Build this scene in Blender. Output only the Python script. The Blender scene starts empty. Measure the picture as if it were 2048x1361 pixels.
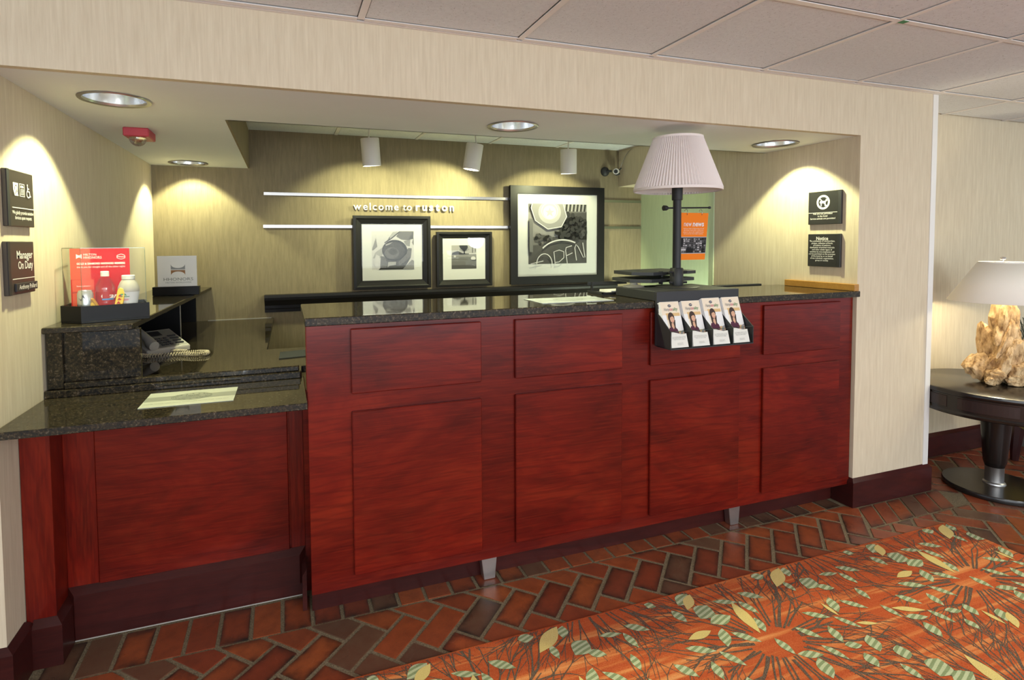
import bpy, bmesh, math, random
from mathutils import Vector, Matrix
random.seed(7)
S = bpy.context.scene
COL = S.collection
PI = math.pi
# ------------------------------------------------------------------ camera, world, exposure
cam_d = bpy.data.cameras.new('camera'); cam = bpy.data.objects.new('camera', cam_d); COL.objects.link(cam)
cr = Vector((0.94177841, -0.33617388, -0.00636714)); cu = Vector((0.02129227, 0.04072948, 0.99894332)); cf = Vector((0.33555932, 0.94091882, -0.04551605))
cam.matrix_world = Matrix(((cr.x, cu.x, -cf.x, -0.1093), (cr.y, cu.y, -cf.y, -2.06416), (cr.z, cu.z, -cf.z, 1.40215), (0, 0, 0, 1)))
cam_d.sensor_width = 36.0; cam_d.sensor_fit = 'HORIZONTAL'
cam_d.lens = 1116.372 / 2048 * 36; cam_d.shift_x = 57.51 / 2048; cam_d.shift_y = -144.26 / 2048
cam_d.clip_start = 0.02; cam_d.clip_end = 60
S.camera = cam
W = bpy.data.worlds.new('world'); S.world = W; W.use_nodes = True
W.node_tree.nodes['Background'].inputs[0].default_value = (.86, 1.0, 1.13, 1)
W.node_tree.nodes['Background'].inputs[1].default_value = 0.95
S.view_settings.view_transform = 'Standard'; S.view_settings.look = 'None'
S.view_settings.gamma = 1; S.view_settings.use_curve_mapping = False
S.view_settings.exposure = 0.0
S.cycles.max_bounces = 8; S.cycles.use_denoising = True

def area(name, loc, target, sx, sy, power, col):
    d = bpy.data.lights.new(name, 'AREA'); d.shape = 'RECTANGLE'; d.size = sx; d.size_y = sy; d.energy = power; d.color = col
    o = bpy.data.objects.new(name, d); COL.objects.link(o); o.location = loc
    o.rotation_euler = (Vector(target) - Vector(loc)).to_track_quat('-Z', 'Y').to_euler()
    return o
def spot(name, loc, target, power, angle, blend, col, r=0.03):
    d = bpy.data.lights.new(name, 'SPOT'); d.energy = power; d.spot_size = math.radians(angle); d.spot_blend = blend; d.color = col; d.shadow_soft_size = r
    o = bpy.data.objects.new(name, d); COL.objects.link(o); o.location = loc
    o.rotation_euler = (Vector(target) - Vector(loc)).to_track_quat('-Z', 'Y').to_euler()
    return o
def point(name, loc, power, col, r=0.03):
    d = bpy.data.lights.new(name, 'POINT'); d.energy = power; d.color = col; d.shadow_soft_size = r
    o = bpy.data.objects.new(name, d); COL.objects.link(o); o.location = loc; return o
# assumed and unseen: daylight from a glazed entrance behind the viewer, lobby ceiling fixtures
area('assumed_window_light', (0.9, -4.9, 1.35), (0.9, 0, 1.0), 5.0, 2.0, 105, (.94, 1.0, 1.04))
area('assumed_lobby_light', (1.6, -3.4, 2.17), (1.6, -3.4, 0), 1.2, 0.6, 30, (.96, 1.0, 1.0))
area('assumed_hall_light', (5.4, -1.3, 2.17), (5.0, -0.6, 0), 1.2, 0.6, 22, (0.95, 1.0, 0.85))  # assumed ceiling fixture in the hall, out of view
# unseen point lights added behind the viewer to brighten ceiling and soffit
point('ceiling_fill_light', (-.6, -3.3, 1.45), 42, (.96, 1.0, 1.02), .15); point('ceiling_fill_light', (3.2, -3.2, 1.45), 42, (.96, 1.0, 1.02), .15)
YEL = (.98, 1.0, .56)
# ------------------------------------------------------------------ constants
XL, XR, XP, YB = -.939, 2.681, 3.256, 2.246
ZS, ZC, ZC2, YS = 1.938, 2.192, 2.21, .61
ZT, ZL, ZD, ZSH = 1.139, .845, .867, 1.104
# ------------------------------------------------------------------ materials
M = {}
def mat(name, col, rough=.5, metal=0, spec=.5, emit=None, estr=0, coat=0):
    m = bpy.data.materials.new(name); m.use_nodes = True
    b = m.node_tree.nodes['Principled BSDF']
    b.inputs['Base Color'].default_value = (*col, 1); b.inputs['Roughness'].default_value = rough
    b.inputs['Metallic'].default_value = metal; b.inputs['Specular IOR Level'].default_value = spec
    if coat: b.inputs['Coat Weight'].default_value = coat; b.inputs['Coat Roughness'].default_value = .08
    if emit: b.inputs['Emission Color'].default_value = (*emit, 1); b.inputs['Emission Strength'].default_value = estr
    M[name] = m; return m
def nodes(m): return m.node_tree.nodes, m.node_tree.links, m.node_tree.nodes['Principled BSDF']
def mapping(m, scale, rot=(0, 0, 0), coord='Object', rnd=0):
    n, l, b = nodes(m)
    tc = n.new('ShaderNodeTexCoord'); mp = n.new('ShaderNodeMapping'); mp.inputs['Scale'].default_value = scale; mp.inputs['Rotation'].default_value = rot
    if rnd:
        oi = n.new('ShaderNodeObjectInfo'); mu = n.new('ShaderNodeMath'); mu.operation = 'MULTIPLY'; mu.inputs[1].default_value = rnd
        ad = n.new('ShaderNodeVectorMath'); l.new(oi.outputs['Random'], mu.inputs[0]); l.new(tc.outputs[coord], ad.inputs[0]); l.new(mu.outputs[0], ad.inputs[1])
        l.new(ad.outputs[0], mp.inputs[0])
    else: l.new(tc.outputs[coord], mp.inputs[0])
    return mp.outputs[0]
def noise(m, vec, scale, detail=4, rough=.55, dist=0):
    n, l, b = nodes(m); t = n.new('ShaderNodeTexNoise'); t.inputs['Scale'].default_value = scale; t.inputs['Detail'].default_value = detail
    t.inputs['Roughness'].default_value = rough; t.inputs['Distortion'].default_value = dist; l.new(vec, t.inputs['Vector']); return t.outputs['Fac']
def ramp(m, fac, stops, interp='LINEAR'):
    n, l, b = nodes(m); r = n.new('ShaderNodeValToRGB'); r.color_ramp.interpolation = interp
    e = r.color_ramp.elements
    while len(e) < len(stops): e.new(.5)
    for i, (p, c) in enumerate(stops): e[i].position = p; e[i].color = (*c, 1)
    l.new(fac, r.inputs[0]); return r.outputs[0]
def mix(m, fac, a, b_, mode='MIX'):
    n, l, b = nodes(m); x = n.new('ShaderNodeMix'); x.data_type = 'RGBA'; x.blend_type = mode
    for s, v in ((x.inputs[0], fac), (x.inputs[6], a), (x.inputs[7], b_)):
        if hasattr(v, 'links'): l.new(v, s)
        elif isinstance(v, tuple): s.default_value = (*v, 1)
        else: s.default_value = v
    return x.outputs[2]
def setcol(m, out): m.node_tree.links.new(out, nodes(m)[2].inputs['Base Color'])
def bump(m, fac, strength, dist=.002):
    n, l, b = nodes(m); bp = n.new('ShaderNodeBump'); bp.inputs['Strength'].default_value = strength; bp.inputs['Distance'].default_value = dist
    l.new(fac, bp.inputs['Height']); l.new(bp.outputs[0], b.inputs['Normal'])

def wallpaper(name, c1, c2, stripe):
    m = mat(name, c1, .75, 0, .25); v = mapping(m, (1, 1, 1))
    # vertical streaks: fine across the wall, long along z
    mp = nodes(m)[0]['Mapping']; mp.inputs['Scale'].default_value = (stripe, stripe, stripe * .035)
    f = noise(m, v, 1.0, 5, .7); f2 = noise(m, mapping(m, (60, 60, 6)), 1.0, 3)
    c = ramp(m, f, [(.32, c1), (.72, c2)]); setcol(m, mix(m, .35, c, ramp(m, f2, [(.35, c1), (.65, c2)])))
    bump(m, f, .12, .001); return m
wallpaper('cream_wallpaper', (.56, .47, .335), (.70, .615, .46), 130)
wallpaper('olive_wallpaper', (.19, .15, .092), (.29, .238, .148), 330)
wallpaper('green_wallpaper', (.55, .66, .44), (.65, .75, .53), 200)
mat('paint_white', (.62, .60, .56), .6, 0, .3); mat('trim_white', (.76, .74, .70), .45)
m = mat('soffit_paint', (.50, .455, .42), .8, 0, .2); f = noise(m, mapping(m, (2, 2, 2)), 1.0, 3); setcol(m, ramp(m, f, [(.3, (.76, .79, .83)), (.7, (.81, .84, .88))]))
m = mat('ceiling_tile', (.62, .55, .50), .9, 0, .1); v = mapping(m, (1, 1, 1), rnd=7)
f = noise(m, v, 150, 2, .5); g = noise(m, v, 60, 2)
setcol(m, mix(m, .5, ramp(m, f, [(.30, (.24, .22, .21)), (.36, (.70, .725, .75))]), ramp(m, g, [(.3, (.65, .675, .70)), (.7, (.76, .79, .82))]))); bump(m, f, .35, .002)
mat('grid_white', (.78, .75, .73), .45)
def wood(name, dark, mid, light, rough=.3, axis='X'):
    m = mat(name, mid, rough, 0, .25, coat=.10)
    sc = {'X': (1.3, 3.4, 3.4), 'Z': (3.4, 3.4, 1.3)}[axis]
    v = mapping(m, sc, rnd=9.0); b1 = noise(m, v, 1.1, 6, .6, 1.6)
    n, l, b = nodes(m); w = n.new('ShaderNodeTexWave'); w.wave_type = 'BANDS'; w.bands_direction = 'Z' if axis == 'X' else 'X'
    w.inputs['Scale'].default_value = 1.5; w.inputs['Distortion'].default_value = 14; w.inputs['Detail'].default_value = 3; w.inputs['Detail Scale'].default_value = .9
    l.new(v, w.inputs['Vector'])
    c = ramp(m, b1, [(.28, dark), (.5, mid), (.75, light)])
    c = mix(m, ramp(m, w.outputs['Fac'], [(.0, (.38, .38, .38)), (.22, (0, 0, 0))]), c, dark)
    fine = noise(m, mapping(m, {'X': (8, 160, 160), 'Z': (160, 160, 8)}[axis], rnd=3), 1.0, 3)
    w2 = n.new('ShaderNodeTexWave'); w2.wave_type = 'RINGS'; w2.rings_direction = 'SPHERICAL'; w2.inputs['Scale'].default_value = 4.5; w2.inputs['Distortion'].default_value = 5; w2.inputs['Detail'].default_value = 2; w2.inputs['Detail Scale'].default_value = .7
    l.new(mapping(m, {'X': (.8, 1, 2.6), 'Z': (2.6, 1, .8)}[axis], rnd=1.7), w2.inputs['Vector'])
    c = mix(m, ramp(m, w2.outputs['Fac'], [(.0, (.24, .24, .24)), (.30, (0, 0, 0))]), c, dark)
    cl = noise(m, mapping(m, (1.6, 1.6, 1.6), rnd=5), 1.0, 3, .5); c = mix(m, ramp(m, cl, [(.35, (.55, .55, .55)), (.62, (0, 0, 0))]), c, dark)
    setcol(m, mix(m, ramp(m, fine, [(.45, (0, 0, 0)), (.8, (.40, .40, .40))]), c, light)); return m
wood('cherry_wood', (.060, .0038, .0028), (.150, .0080, .0042), (.25, .021, .0072))
wood('cherry_upright', (.060, .0038, .0028), (.150, .0080, .0042), (.25, .021, .0072), axis='Z')
wood('mahogany', (.028, .0056, .0050), (.050, .0080, .0066), (.072, .0125, .0088), .40)
wood('oak_wood', (.36, .17, .035), (.46, .23, .05), (.56, .31, .08), .35)
for gname, grough, gspec in (('granite', .04, .30), ('granite_edge', .42, .25)):
  m = mat(gname, (.03, .028, .022), grough, 0, gspec); v = mapping(m, (1, 1, 1))
  a_ = noise(m, v, 120, 4, .7); b_ = noise(m, v, 35, 3)
  c = ramp(m, a_, [(.40, (.010, .010, .010)), (.52, (.030, .024, .014)), (.60, (.075, .052, .026)), (.68, (.19, .16, .13))])
  setcol(m, mix(m, .3, c, ramp(m, b_, [(.4, (.010, .010, .010)), (.65, (.05, .038, .022))])))
mat('black_laminate', (.007, .007, .008), .35, 0, .2); mat('black_satin', (.012, .011, .012), .42, 0, .22); mat('black_metal', (.016, .016, .018), .5, 0, .4)
mat('black_plastic', (.020, .021, .024), .55); mat('charcoal', (.045, .047, .05), .95, 0, .15)
mat('sign_black', (.026, .026, .027), .38); mat('sign_brown', (.038, .030, .026), .4); mat('white_print', (.78, .76, .73), .5)
mat('brushed_metal', (.56, .54, .52), .38, 1); mat('rail_metal', (.46, .44, .42), .24, 1); mat('chrome', (.75, .75, .76), .12, 1)
m = mat('reflector', (.80, .82, .85), .22, 1); mat('ring_metal', (.42, .40, .38), .3, 1)
mat('bulb', (1, 1, 1), .4, emit=(1.0, .97, .90), estr=16.0)
mat('can_white', (.70, .66, .63), .5); mat('alarm_red', (.42, .035, .06), .45)
def clear(name, tint=(1, 1, 1), refl=.08, rough=.02, fk=.45):
    m = bpy.data.materials.new(name); m.use_nodes = True; n = m.node_tree.nodes; l = m.node_tree.links; n.clear()
    o = n.new('ShaderNodeOutputMaterial'); t = n.new('ShaderNodeBsdfTransparent'); t.inputs[0].default_value = (*tint, 1)
    g = n.new('ShaderNodeBsdfGlossy'); g.inputs['Roughness'].default_value = rough
    lw = n.new('ShaderNodeLayerWeight'); lw.inputs[0].default_value = .25
    mu = n.new('ShaderNodeMath'); mu.operation = 'MULTIPLY_ADD'; mu.inputs[1].default_value = fk; mu.inputs[2].default_value = refl * .4; l.new(lw.outputs['Fresnel'], mu.inputs[0])
    x = n.new('ShaderNodeMixShader'); l.new(mu.outputs[0], x.inputs[0]); l.new(t.outputs[0], x.inputs[1]); l.new(g.outputs[0], x.inputs[2]); l.new(x.outputs[0], o.inputs[0])
    M[name] = m; return m
clear('acrylic', (.98, .985, .97), .015, .01, .05); clear('acrylic_edge', (.70, .78, .70), .3, .1); clear('picture_glass', (1, 1, 1), .04, .02, .14); clear('bottle_plastic', (.93, .95, .95), .12, .05, .30); clear('strobe_lens', (.82, .80, .78), .35, .05)
mat('mat_board', (.56, .555, .545), .8, 0, .2); mat('paper_white', (.80, .79, .77), .7, 0, .2); mat('paper_cream', (.80, .69, .53), .6)
for i, v_ in enumerate((.008, .028, .062, .115, .19, .30, .46)): mat('grey_%d' % i, (v_ * 1.02, v_ * .98, v_), .6, 0, .2)
mat('card_red', (.50, .008, .012), .6, 0, .2); mat('card_orange_red', (.62, .065, .025), .5); mat('card_shadow', (.44, .03, .02), .5)  # last one is the darker red of the wavy band on the card
mat('orange', (.80, .20, .010), .6, 0, .2); mat('label_red', (.42, .012, .010), .5); mat('label_blue', (.06, .25, .55), .5)
mat('candy_yellow', (.78, .48, .03), .4); mat('wrapper_gold', (.35, .17, .025), .3); mat('can_silver', (.62, .63, .66), .25, .7); mat('print_navy', (.01, .012, .04), .4)
mat('juice', (.42, .385, .35), .4); mat('cap_white', (.74, .72, .69), .5); mat('green_print', (.05, .24, .09), .6); mat('bronze', (.28, .12, .03), .4); mat('logo_grey', (.25, .26, .26), .5)
mat('skin', (.66, .38, .24), .6); mat('hair', (.045, .02, .012), .6); mat('plum', (.075, .010, .035), .7); mat('pink', (.55, .04, .14), .6); mat('tan', (.66, .44, .20), .6)
mat('mat_cream', (.52, .54, .45), .35); mat('mat_grey', (.29, .305, .26), .35); mat('mat_blue', (.56, .60, .61), .2); mat('ink', (.16, .18, .15), .5); mat('mat_mark', (.42, .46, .46), .3)
mat('phone_beige', (.42, .39, .35), .45); mat('phone_dark', (.03, .03, .035), .35); mat('phone_panel', (.20, .19, .175), .5); mat('cord_cream', (.56, .48, .34), .5)
m = mat('shade_white', (.78, .71, .68), .85, 0, .1); m = mat('shade_linen', (.74, .70, .63), .85, 0, .1, emit=(1, .90, .74), estr=.10)
mat('espresso', (.011, .008, .007), .22, 0, .5); mat('espresso_panel', (.020, .010, .009), .3)
m = mat('driftwood', (.66, .46, .25), .8, 0, .15); v = mapping(m, (1, 1, .4)); f = noise(m, v, 38, 6, .65)
setcol(m, ramp(m, f, [(.32, (.16, .085, .04)), (.46, (.50, .33, .165)), (.62, (.74, .55, .32))])); bump(m, f, .7, .004)
m = mat('mortar', (.13, .098, .062), .85, 0, .2); f = noise(m, mapping(m, (1, 1, 1)), 220, 4, .7); setcol(m, ramp(m, f, [(.35, (.12, .092, .055)), (.65, (.31, .245, .15))])); bump(m, f, .8, .003)
# bricks: each object draws its own shade; smoky edges are the firing marks of the brick
m = mat('brick_clay', (.2, .05, .02), .30, 0, .45); n, l, b = nodes(m)
oi = n.new('ShaderNodeObjectInfo')
at = n.new('ShaderNodeAttribute'); at.attribute_name = 'shade'; ad_ = n.new('ShaderNodeMath'); ad_.operation = 'ADD'; l.new(oi.outputs['Random'], ad_.inputs[0]); l.new(at.outputs['Fac'], ad_.inputs[1]); fr_ = n.new('ShaderNodeMath'); fr_.operation = 'FRACT'; l.new(ad_.outputs[0], fr_.inputs[0])
base = ramp(m, fr_.outputs[0], [(0, (.36, .088, .028)), (.28, (.30, .066, .024)), (.5, (.24, .050, .022)), (.64, (.38, .098, .030)), (.80, (.19, .045, .024)), (.84, (.15, .080, .045)), (1, (.125, .070, .042))])
vv = mapping(m, (1, 1, 1), rnd=11); f1 = noise(m, vv, 22, 5, .6); f2 = noise(m, vv, 260, 3, .6); f3 = noise(m, vv, 6, 2)
tc = n.new('ShaderNodeTexCoord'); sx = n.new('ShaderNodeSeparateXYZ'); l.new(tc.outputs['Generated'], sx.inputs[0])
def mth(op, a, b2=None):
    x = n.new('ShaderNodeMath'); x.operation = op
    for i, q in enumerate((a, b2)):
        if q is None: continue
        if hasattr(q, 'links'): l.new(q, x.inputs[i])
        else: x.inputs[i].default_value = q
    return x.outputs[0]
ex = mth('MULTIPLY', mth('ABSOLUTE', mth('SUBTRACT', sx.outputs[0], .5)), 2.0); ey = mth('MULTIPLY', mth('ABSOLUTE', mth('SUBTRACT', sx.outputs[1], .5)), 2.0)
edge = mth('MAXIMUM', mth('POWER', ex, 5.0), mth('POWER', ey, 3.0))
em = mth('MULTIPLY', edge, mth('MULTIPLY', mth('GREATER_THAN', mth('FRACT', mth('MULTIPLY', oi.outputs['Random'], 7.31)), .42), mth('MULTIPLY', f1, 1.5)))
c = mix(m, ramp(m, f1, [(.3, (0, 0, 0)), (.75, (.5, .5, .5))]), base, (.10, .026, .014))
c = mix(m, ramp(m, f2, [(.58, (0, 0, 0)), (.72, (.5, .5, .5))]), c, (.06, .03, .02))
c = mix(m, em, c, (.022, .018, .014)); setcol(m, c); bump(m, f2, .2, .001)
l.new(ramp(m, f3, [(.3, (.22, .22, .22)), (.7, (.42, .42, .42))]), b.inputs['Roughness'])
# rug
m = mat('rug_orange', (.5, .1, .02), .95, 0, .05); v = mapping(m, (1.4, 34, 1), rot=(0, 0, math.radians(5))); f = noise(m, v, 1.0, 3, .5, .4)
f2 = noise(m, mapping(m, (1, 1, 1)), 420, 2, .6)
c = ramp(m, f, [(.42, (.40, .055, .016)), (.54, (.45, .080, .022)), (.64, (.60, .20, .065)), (.74, (.66, .29, .11))])
setcol(m, mix(m, .22, c, ramp(m, f2, [(.3, (.22, .03, .01)), (.7, (.85, .35, .15))]))); bump(m, f2, .5, .003)
def pile(name, c1, c2, wave=None):
    m = mat(name, c1, .95, 0, .05); f2 = noise(m, mapping(m, (1, 1, 1)), 420, 2, .6)
    if wave:
        n, l, b = nodes(m); w = n.new('ShaderNodeTexWave'); w.bands_direction = 'Y'; w.inputs['Scale'].default_value = wave; w.inputs['Distortion'].default_value = 2.2; w.inputs['Detail'].default_value = 1
        w.inputs['Detail Scale'].default_value = .6; l.new(mapping(m, (1, 1, 1), rot=(0, 0, math.radians(-18))), w.inputs['Vector']); c = ramp(m, w.outputs['Fac'], [(.40, c2), (.60, c1)])
    else: c = ramp(m, f2, [(.3, c2), (.7, c1)])
    setcol(m, mix(m, .15, c, ramp(m, f2, [(.3, (.05, .05, .03)), (.7, (.9, .9, .7))]))); bump(m, f2, .5, .003)
pile('rug_green', (.45, .49, .30), (.19, .245, .11), 17); pile('rug_yellow', (.72, .55, .18), (.62, .45, .14)); pile('rug_brown', (.075, .020, .012), (.05, .014, .009))
m = mat('upholstery', (.3, .27, .1), .9, 0, .1); f = noise(m, mapping(m, (1, 1, 1)), 30, 3); setcol(m, ramp(m, f, [(.4, (.10, .11, .04)), (.5, (.33, .30, .10)), (.6, (.45, .30, .08))]))
mat('chair_leg_wood', (.022, .003, .003), .3); mat('leaf_dark', (.05, .06, .045), .6); mat('pot_grey', (.12, .12, .11), .6)

# ------------------------------------------------------------------ mesh helpers
ORG = {}
def box(bm, x0, x1, y0, y1, z0, z1, bev=0.0):
    vs = [bm.verts.new((x, y, z)) for x in (x0, x1) for y in (y0, y1) for z in (z0, z1)]
    F = [bm.faces.new([vs[i] for i in q]) for q in ((0, 1, 3, 2), (4, 6, 7, 5), (0, 4, 5, 1), (2, 3, 7, 6), (0, 2, 6, 4), (1, 5, 7, 3))]
    if bev: bmesh.ops.bevel(bm, geom=list({e for f in F for e in f.edges}), offset=bev, segments=1, affect='EDGES')
    return vs
def lathe(bm, prof, n, c, cap0=True, cap1=True, amp=None):
    rings = []
    for r, z in prof:
        rings.append([bm.verts.new((c[0] + r * (1 if amp is None else amp(i, r)) * math.cos(2 * PI * i / n), c[1] + r * (1 if amp is None else amp(i, r)) * math.sin(2 * PI * i / n), c[2] + z)) for i in range(n)])
    for a, b in zip(rings, rings[1:]):
        for i in range(n): bm.faces.new((a[i], a[(i + 1) % n], b[(i + 1) % n], b[i]))
    if cap0: bm.faces.new(rings[0][::-1])
    if cap1: bm.faces.new(rings[-1])
    return rings
def tube(bm, pts, r, n=8, cap=True):
    pts = [Vector(p) for p in pts]; rings = []; up = Vector((0, 0, 1))
    for i, p in enumerate(pts):
        t = (pts[min(i + 1, len(pts) - 1)] - pts[max(i - 1, 0)]).normalized()
        a = t.cross(up)
        if a.length < .05: a = t.cross(Vector((1, 0, 0)))
        a.normalize(); b = a.cross(t); rr = r[i] if isinstance(r, (list, tuple)) else r
        rings.append([bm.verts.new(p + (a * math.cos(2 * PI * k / n) + b * math.sin(2 * PI * k / n)) * rr) for k in range(n)])
    for a, b in zip(rings, rings[1:]):
        for k in range(n): bm.faces.new((a[k], a[(k + 1) % n], b[(k + 1) % n], b[k]))
    if cap: bm.faces.new(rings[0][::-1]); bm.faces.new(rings[-1])
def prism(bm, poly, z0, z1, fn=None, bev=0):
    fn = fn or (lambda u, v, w: (u, v, w))
    a = [bm.verts.new(fn(u, v, z0)) for u, v in poly]; b = [bm.verts.new(fn(u, v, z1)) for u, v in poly]; k = len(poly)
    F = [bm.faces.new(a[::-1]), bm.faces.new(b)] + [bm.faces.new((a[i], a[(i + 1) % k], b[(i + 1) % k], b[i])) for i in range(k)]
    if bev: bmesh.ops.bevel(bm, geom=list({e for f in F for e in f.edges}), offset=bev, segments=1, affect='EDGES')
def sphere(bm, c, r, sz=(1, 1, 1), u=16, v=10):
    bmesh.ops.create_uvsphere(bm, u_segments=u, v_segments=v, radius=r, matrix=Matrix.Translation(c) @ Matrix.Diagonal((*sz, 1)))
def B(): return bmesh.new()
def done(bm, name, smooth=False, fix=True):
    if fix: bmesh.ops.recalc_face_normals(bm, faces=bm.faces[:])
    me = bpy.data.meshes.new(name); bm.to_mesh(me); bm.free()
    if smooth:
        for p in me.polygons: p.use_smooth = True
        me.set_sharp_from_angle(angle=math.radians(40))
    return me
def link(name, me, mats, parent=None, org=None):
    o = bpy.data.objects.new(name, me); COL.objects.link(o)
    for q in (mats if isinstance(mats, (list, tuple)) else [mats]): me.materials.append(M[q])
    if parent is not None:
        o.parent = parent; og = ORG[parent.name]; ORG[o.name] = og
        me.transform(Matrix.Translation(-og))
    else:
        og = Vector(org) if org is not None else Vector((0, 0, 0)); ORG[o.name] = og
        me.transform(Matrix.Translation(-og)); o.location = og
    return o
def obj(name, bm, m_, parent=None, smooth=False, org=None): return link(name, done(bm, name, smooth), m_, parent, org)
def stone(name, bm, parent=None, org=None):
    bmesh.ops.recalc_face_normals(bm, faces=bm.faces[:])
    for f in bm.faces: f.material_index = 1 if abs(f.normal.z) < .5 else 0
    return link(name, done(bm, name, False, False), ['granite', 'granite_edge'], parent, org)
def tag(o, label, cat, group=None):
    o['label'] = label; o['category'] = cat
    if group: o['group'] = group
    return o
def thing(name, label, cat, loc, group=None):
    o = bpy.data.objects.new(name, None); COL.objects.link(o); o.location = loc; o.empty_display_size = .05; ORG[o.name] = Vector(loc)
    return tag(o, label, cat, group)
def struct(o): o['kind'] = 'structure'; return o
def stuff(o): o['kind'] = 'stuff'; return o
def boxes(name, m_, lst, parent=None, bev=0, org=None):
    bm = B()
    for q in lst: box(bm, *q, bev=bev)
    return obj(name, bm, m_, parent, org=org)
class Plane:
    """a flat print surface: origin, right, up; n points towards the reader"""
    def __init__(s, o, r, u): s.o, s.r, s.u = Vector(o), Vector(r).normalized(), Vector(u).normalized(); s.n = s.r.cross(s.u)
    def p(s, u, v, w=0): return s.o + s.r * u + s.u * v + s.n * w
    def mtx(s, u, v, w): q = s.p(u, v, w); return Matrix(((s.r.x, s.u.x, s.n.x, q.x), (s.r.y, s.u.y, s.n.y, q.y), (s.r.z, s.u.z, s.n.z, q.z), (0, 0, 0, 1)))
def text(pl, s, size, u, v, m_, parent, name='lettering', w=.0008, align='CENTER', bold=0, ext=0, width=None, shear=0, res=2, space=1):
    cu_ = bpy.data.curves.new(name, 'FONT'); cu_.body = s; cu_.size = size; cu_.align_x = align; cu_.align_y = 'CENTER' if '\n' in s else 'BOTTOM_BASELINE'
    cu_.offset = bold * size; cu_.extrude = ext; cu_.resolution_u = res; cu_.shear = shear; cu_.space_character = space
    t = bpy.data.objects.new(name, cu_); COL.objects.link(t)
    dg = bpy.context.evaluated_depsgraph_get(); dg.update()
    me = bpy.data.meshes.new_from_object(t.evaluated_get(dg)); bpy.data.objects.remove(t); bpy.data.curves.remove(cu_)
    me.materials.clear()
    if width and len(me.vertices):
        xs = [q.co.x for q in me.vertices]; k = width / max(1e-6, max(xs) - min(xs)); me.transform(Matrix.Diagonal((k, 1, 1, 1)))
    me.transform(pl.mtx(u, v, w + ext))
    return link(name, me, m_, parent)
def flat(pl, name, parent, shapes, w0=.0005, dw=.0004, org=None):
    """flat print: polygons laid one over another, each in its own ink"""
    bm = B(); mats = []
    for i, (m_, poly) in enumerate(shapes):
        if m_ not in mats: mats.append(m_)
        f = bm.faces.new([bm.verts.new(pl.p(u, v, w0 + i * dw)) for u, v in poly]); f.material_index = mats.index(m_)
        f.normal_update()
        if f.normal.dot(pl.n) < 0: f.normal_flip()
    return link(name, done(bm, name, fix=False), mats, parent, org)
def ell(cx, cy, rx, ry, n=20, a0=0, a1=2 * PI, rot=0):
    out = []
    for i in range(n):
        a = a0 + (a1 - a0) * (i / n if a1 - a0 >= 2 * PI - .0005 else i / (n - 1)); x, y = rx * math.cos(a), ry * math.sin(a)
        out.append((cx + x * math.cos(rot) - y * math.sin(rot), cy + x * math.sin(rot) + y * math.cos(rot)))
    return out
def rect(x0, x1, y0, y1): return [(x0, y0), (x1, y0), (x1, y1), (x0, y1)]
def stroke(pts, w):
    a, b = [], []
    for i, p in enumerate(pts):
        q0, q1 = Vector(pts[max(i - 1, 0)]), Vector(pts[min(i + 1, len(pts) - 1)]); t = (q1 - q0).normalized(); nrm = Vector((-t.y, t.x)) * w / 2
        a.append((p[0] + nrm.x, p[1] + nrm.y)); b.append((p[0] - nrm.x, p[1] - nrm.y))
    return a + b[::-1]
def ring(cx, cy, r, w, n=28): return [(m_, p) for m_, p in ()] or stroke(ell(cx, cy, r, r, n + 1, 0, 2 * PI - .001), w)

# ------------------------------------------------------------------ room shell
floor = struct(boxes('floor', 'mortar', [(-3.2, 8, -6, 5, -.1, -.0035)]))
def clip(poly, a, b, c):      # keep a*x + b*y <= c
    out = []
    for i, p in enumerate(poly):
        q = poly[(i + 1) % len(poly)]; dp = a * p[0] + b * p[1] - c; dq = a * q[0] + b * q[1] - c
        if dp <= 0: out.append(p)
        if dp * dq < 0: t = dp / (dp - dq); out.append((p[0] + t * (q[0] - p[0]), p[1] + t * (q[1] - p[1])))
    return out
def parea(p): return abs(sum(p[i][0] * p[(i + 1) % len(p)][1] - p[(i + 1) % len(p)][0] * p[i][1] for i in range(len(p)))) / 2
NB = [0]; BM = {}; FAR = []
def brick_mesh(poly):
    bm = B(); zt = [bm.verts.new((x, y, 0)) for x, y in poly]
    f = bm.faces.new(zt); f.normal_update()
    if f.normal.z < 0: f.normal_flip()
    r = bmesh.ops.inset_region(bm, faces=[f], thickness=.0028, depth=0)
    inner = set(f.verts)
    for v in bm.verts:
        if v not in inner: v.co.z = -.003
    low = [v for v in bm.verts if v not in inner]
    ext = bmesh.ops.extrude_edge_only(bm, edges=[e for e in bm.edges if e.is_boundary])
    for g in ext['geom']:
        if isinstance(g, bmesh.types.BMVert): g.co.z = -.012
    return done(bm, 'brick')
def brick(poly, key=None, c=None, rot=0):
    NB[0] += 1
    if key:
        if key not in BM: BM[key] = brick_mesh(poly); BM[key].materials.append(M['brick_clay'])
        o = bpy.data.objects.new('brick', BM[key]); COL.objects.link(o); o.parent = floor
        o.location = (c[0], c[1], random.uniform(-.0012, .0008)); o.rotation_euler = (random.uniform(-.004, .004), random.uniform(-.004, .004), rot + random.uniform(-.008, .008))
    else:
        c = (sum(p[0] for p in poly) / len(poly), sum(p[1] for p in poly) / len(poly))
        o = bpy.data.objects.new('brick', brick_mesh([(p[0] - c[0], p[1] - c[1]) for p in poly])); COL.objects.link(o); o.data.materials.append(M['brick_clay']); o.parent = floor
        o.location = (c[0], c[1], random.uniform(-.0012, .0008))
# soldier course along the desk
for k in range(-9, 25):
    xc = .124 + k * .107
    if -.86 < xc < 2.62: brick(rect(-.046, .046, -.092, .092), 'soldier', (xc, .118), 0)
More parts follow.
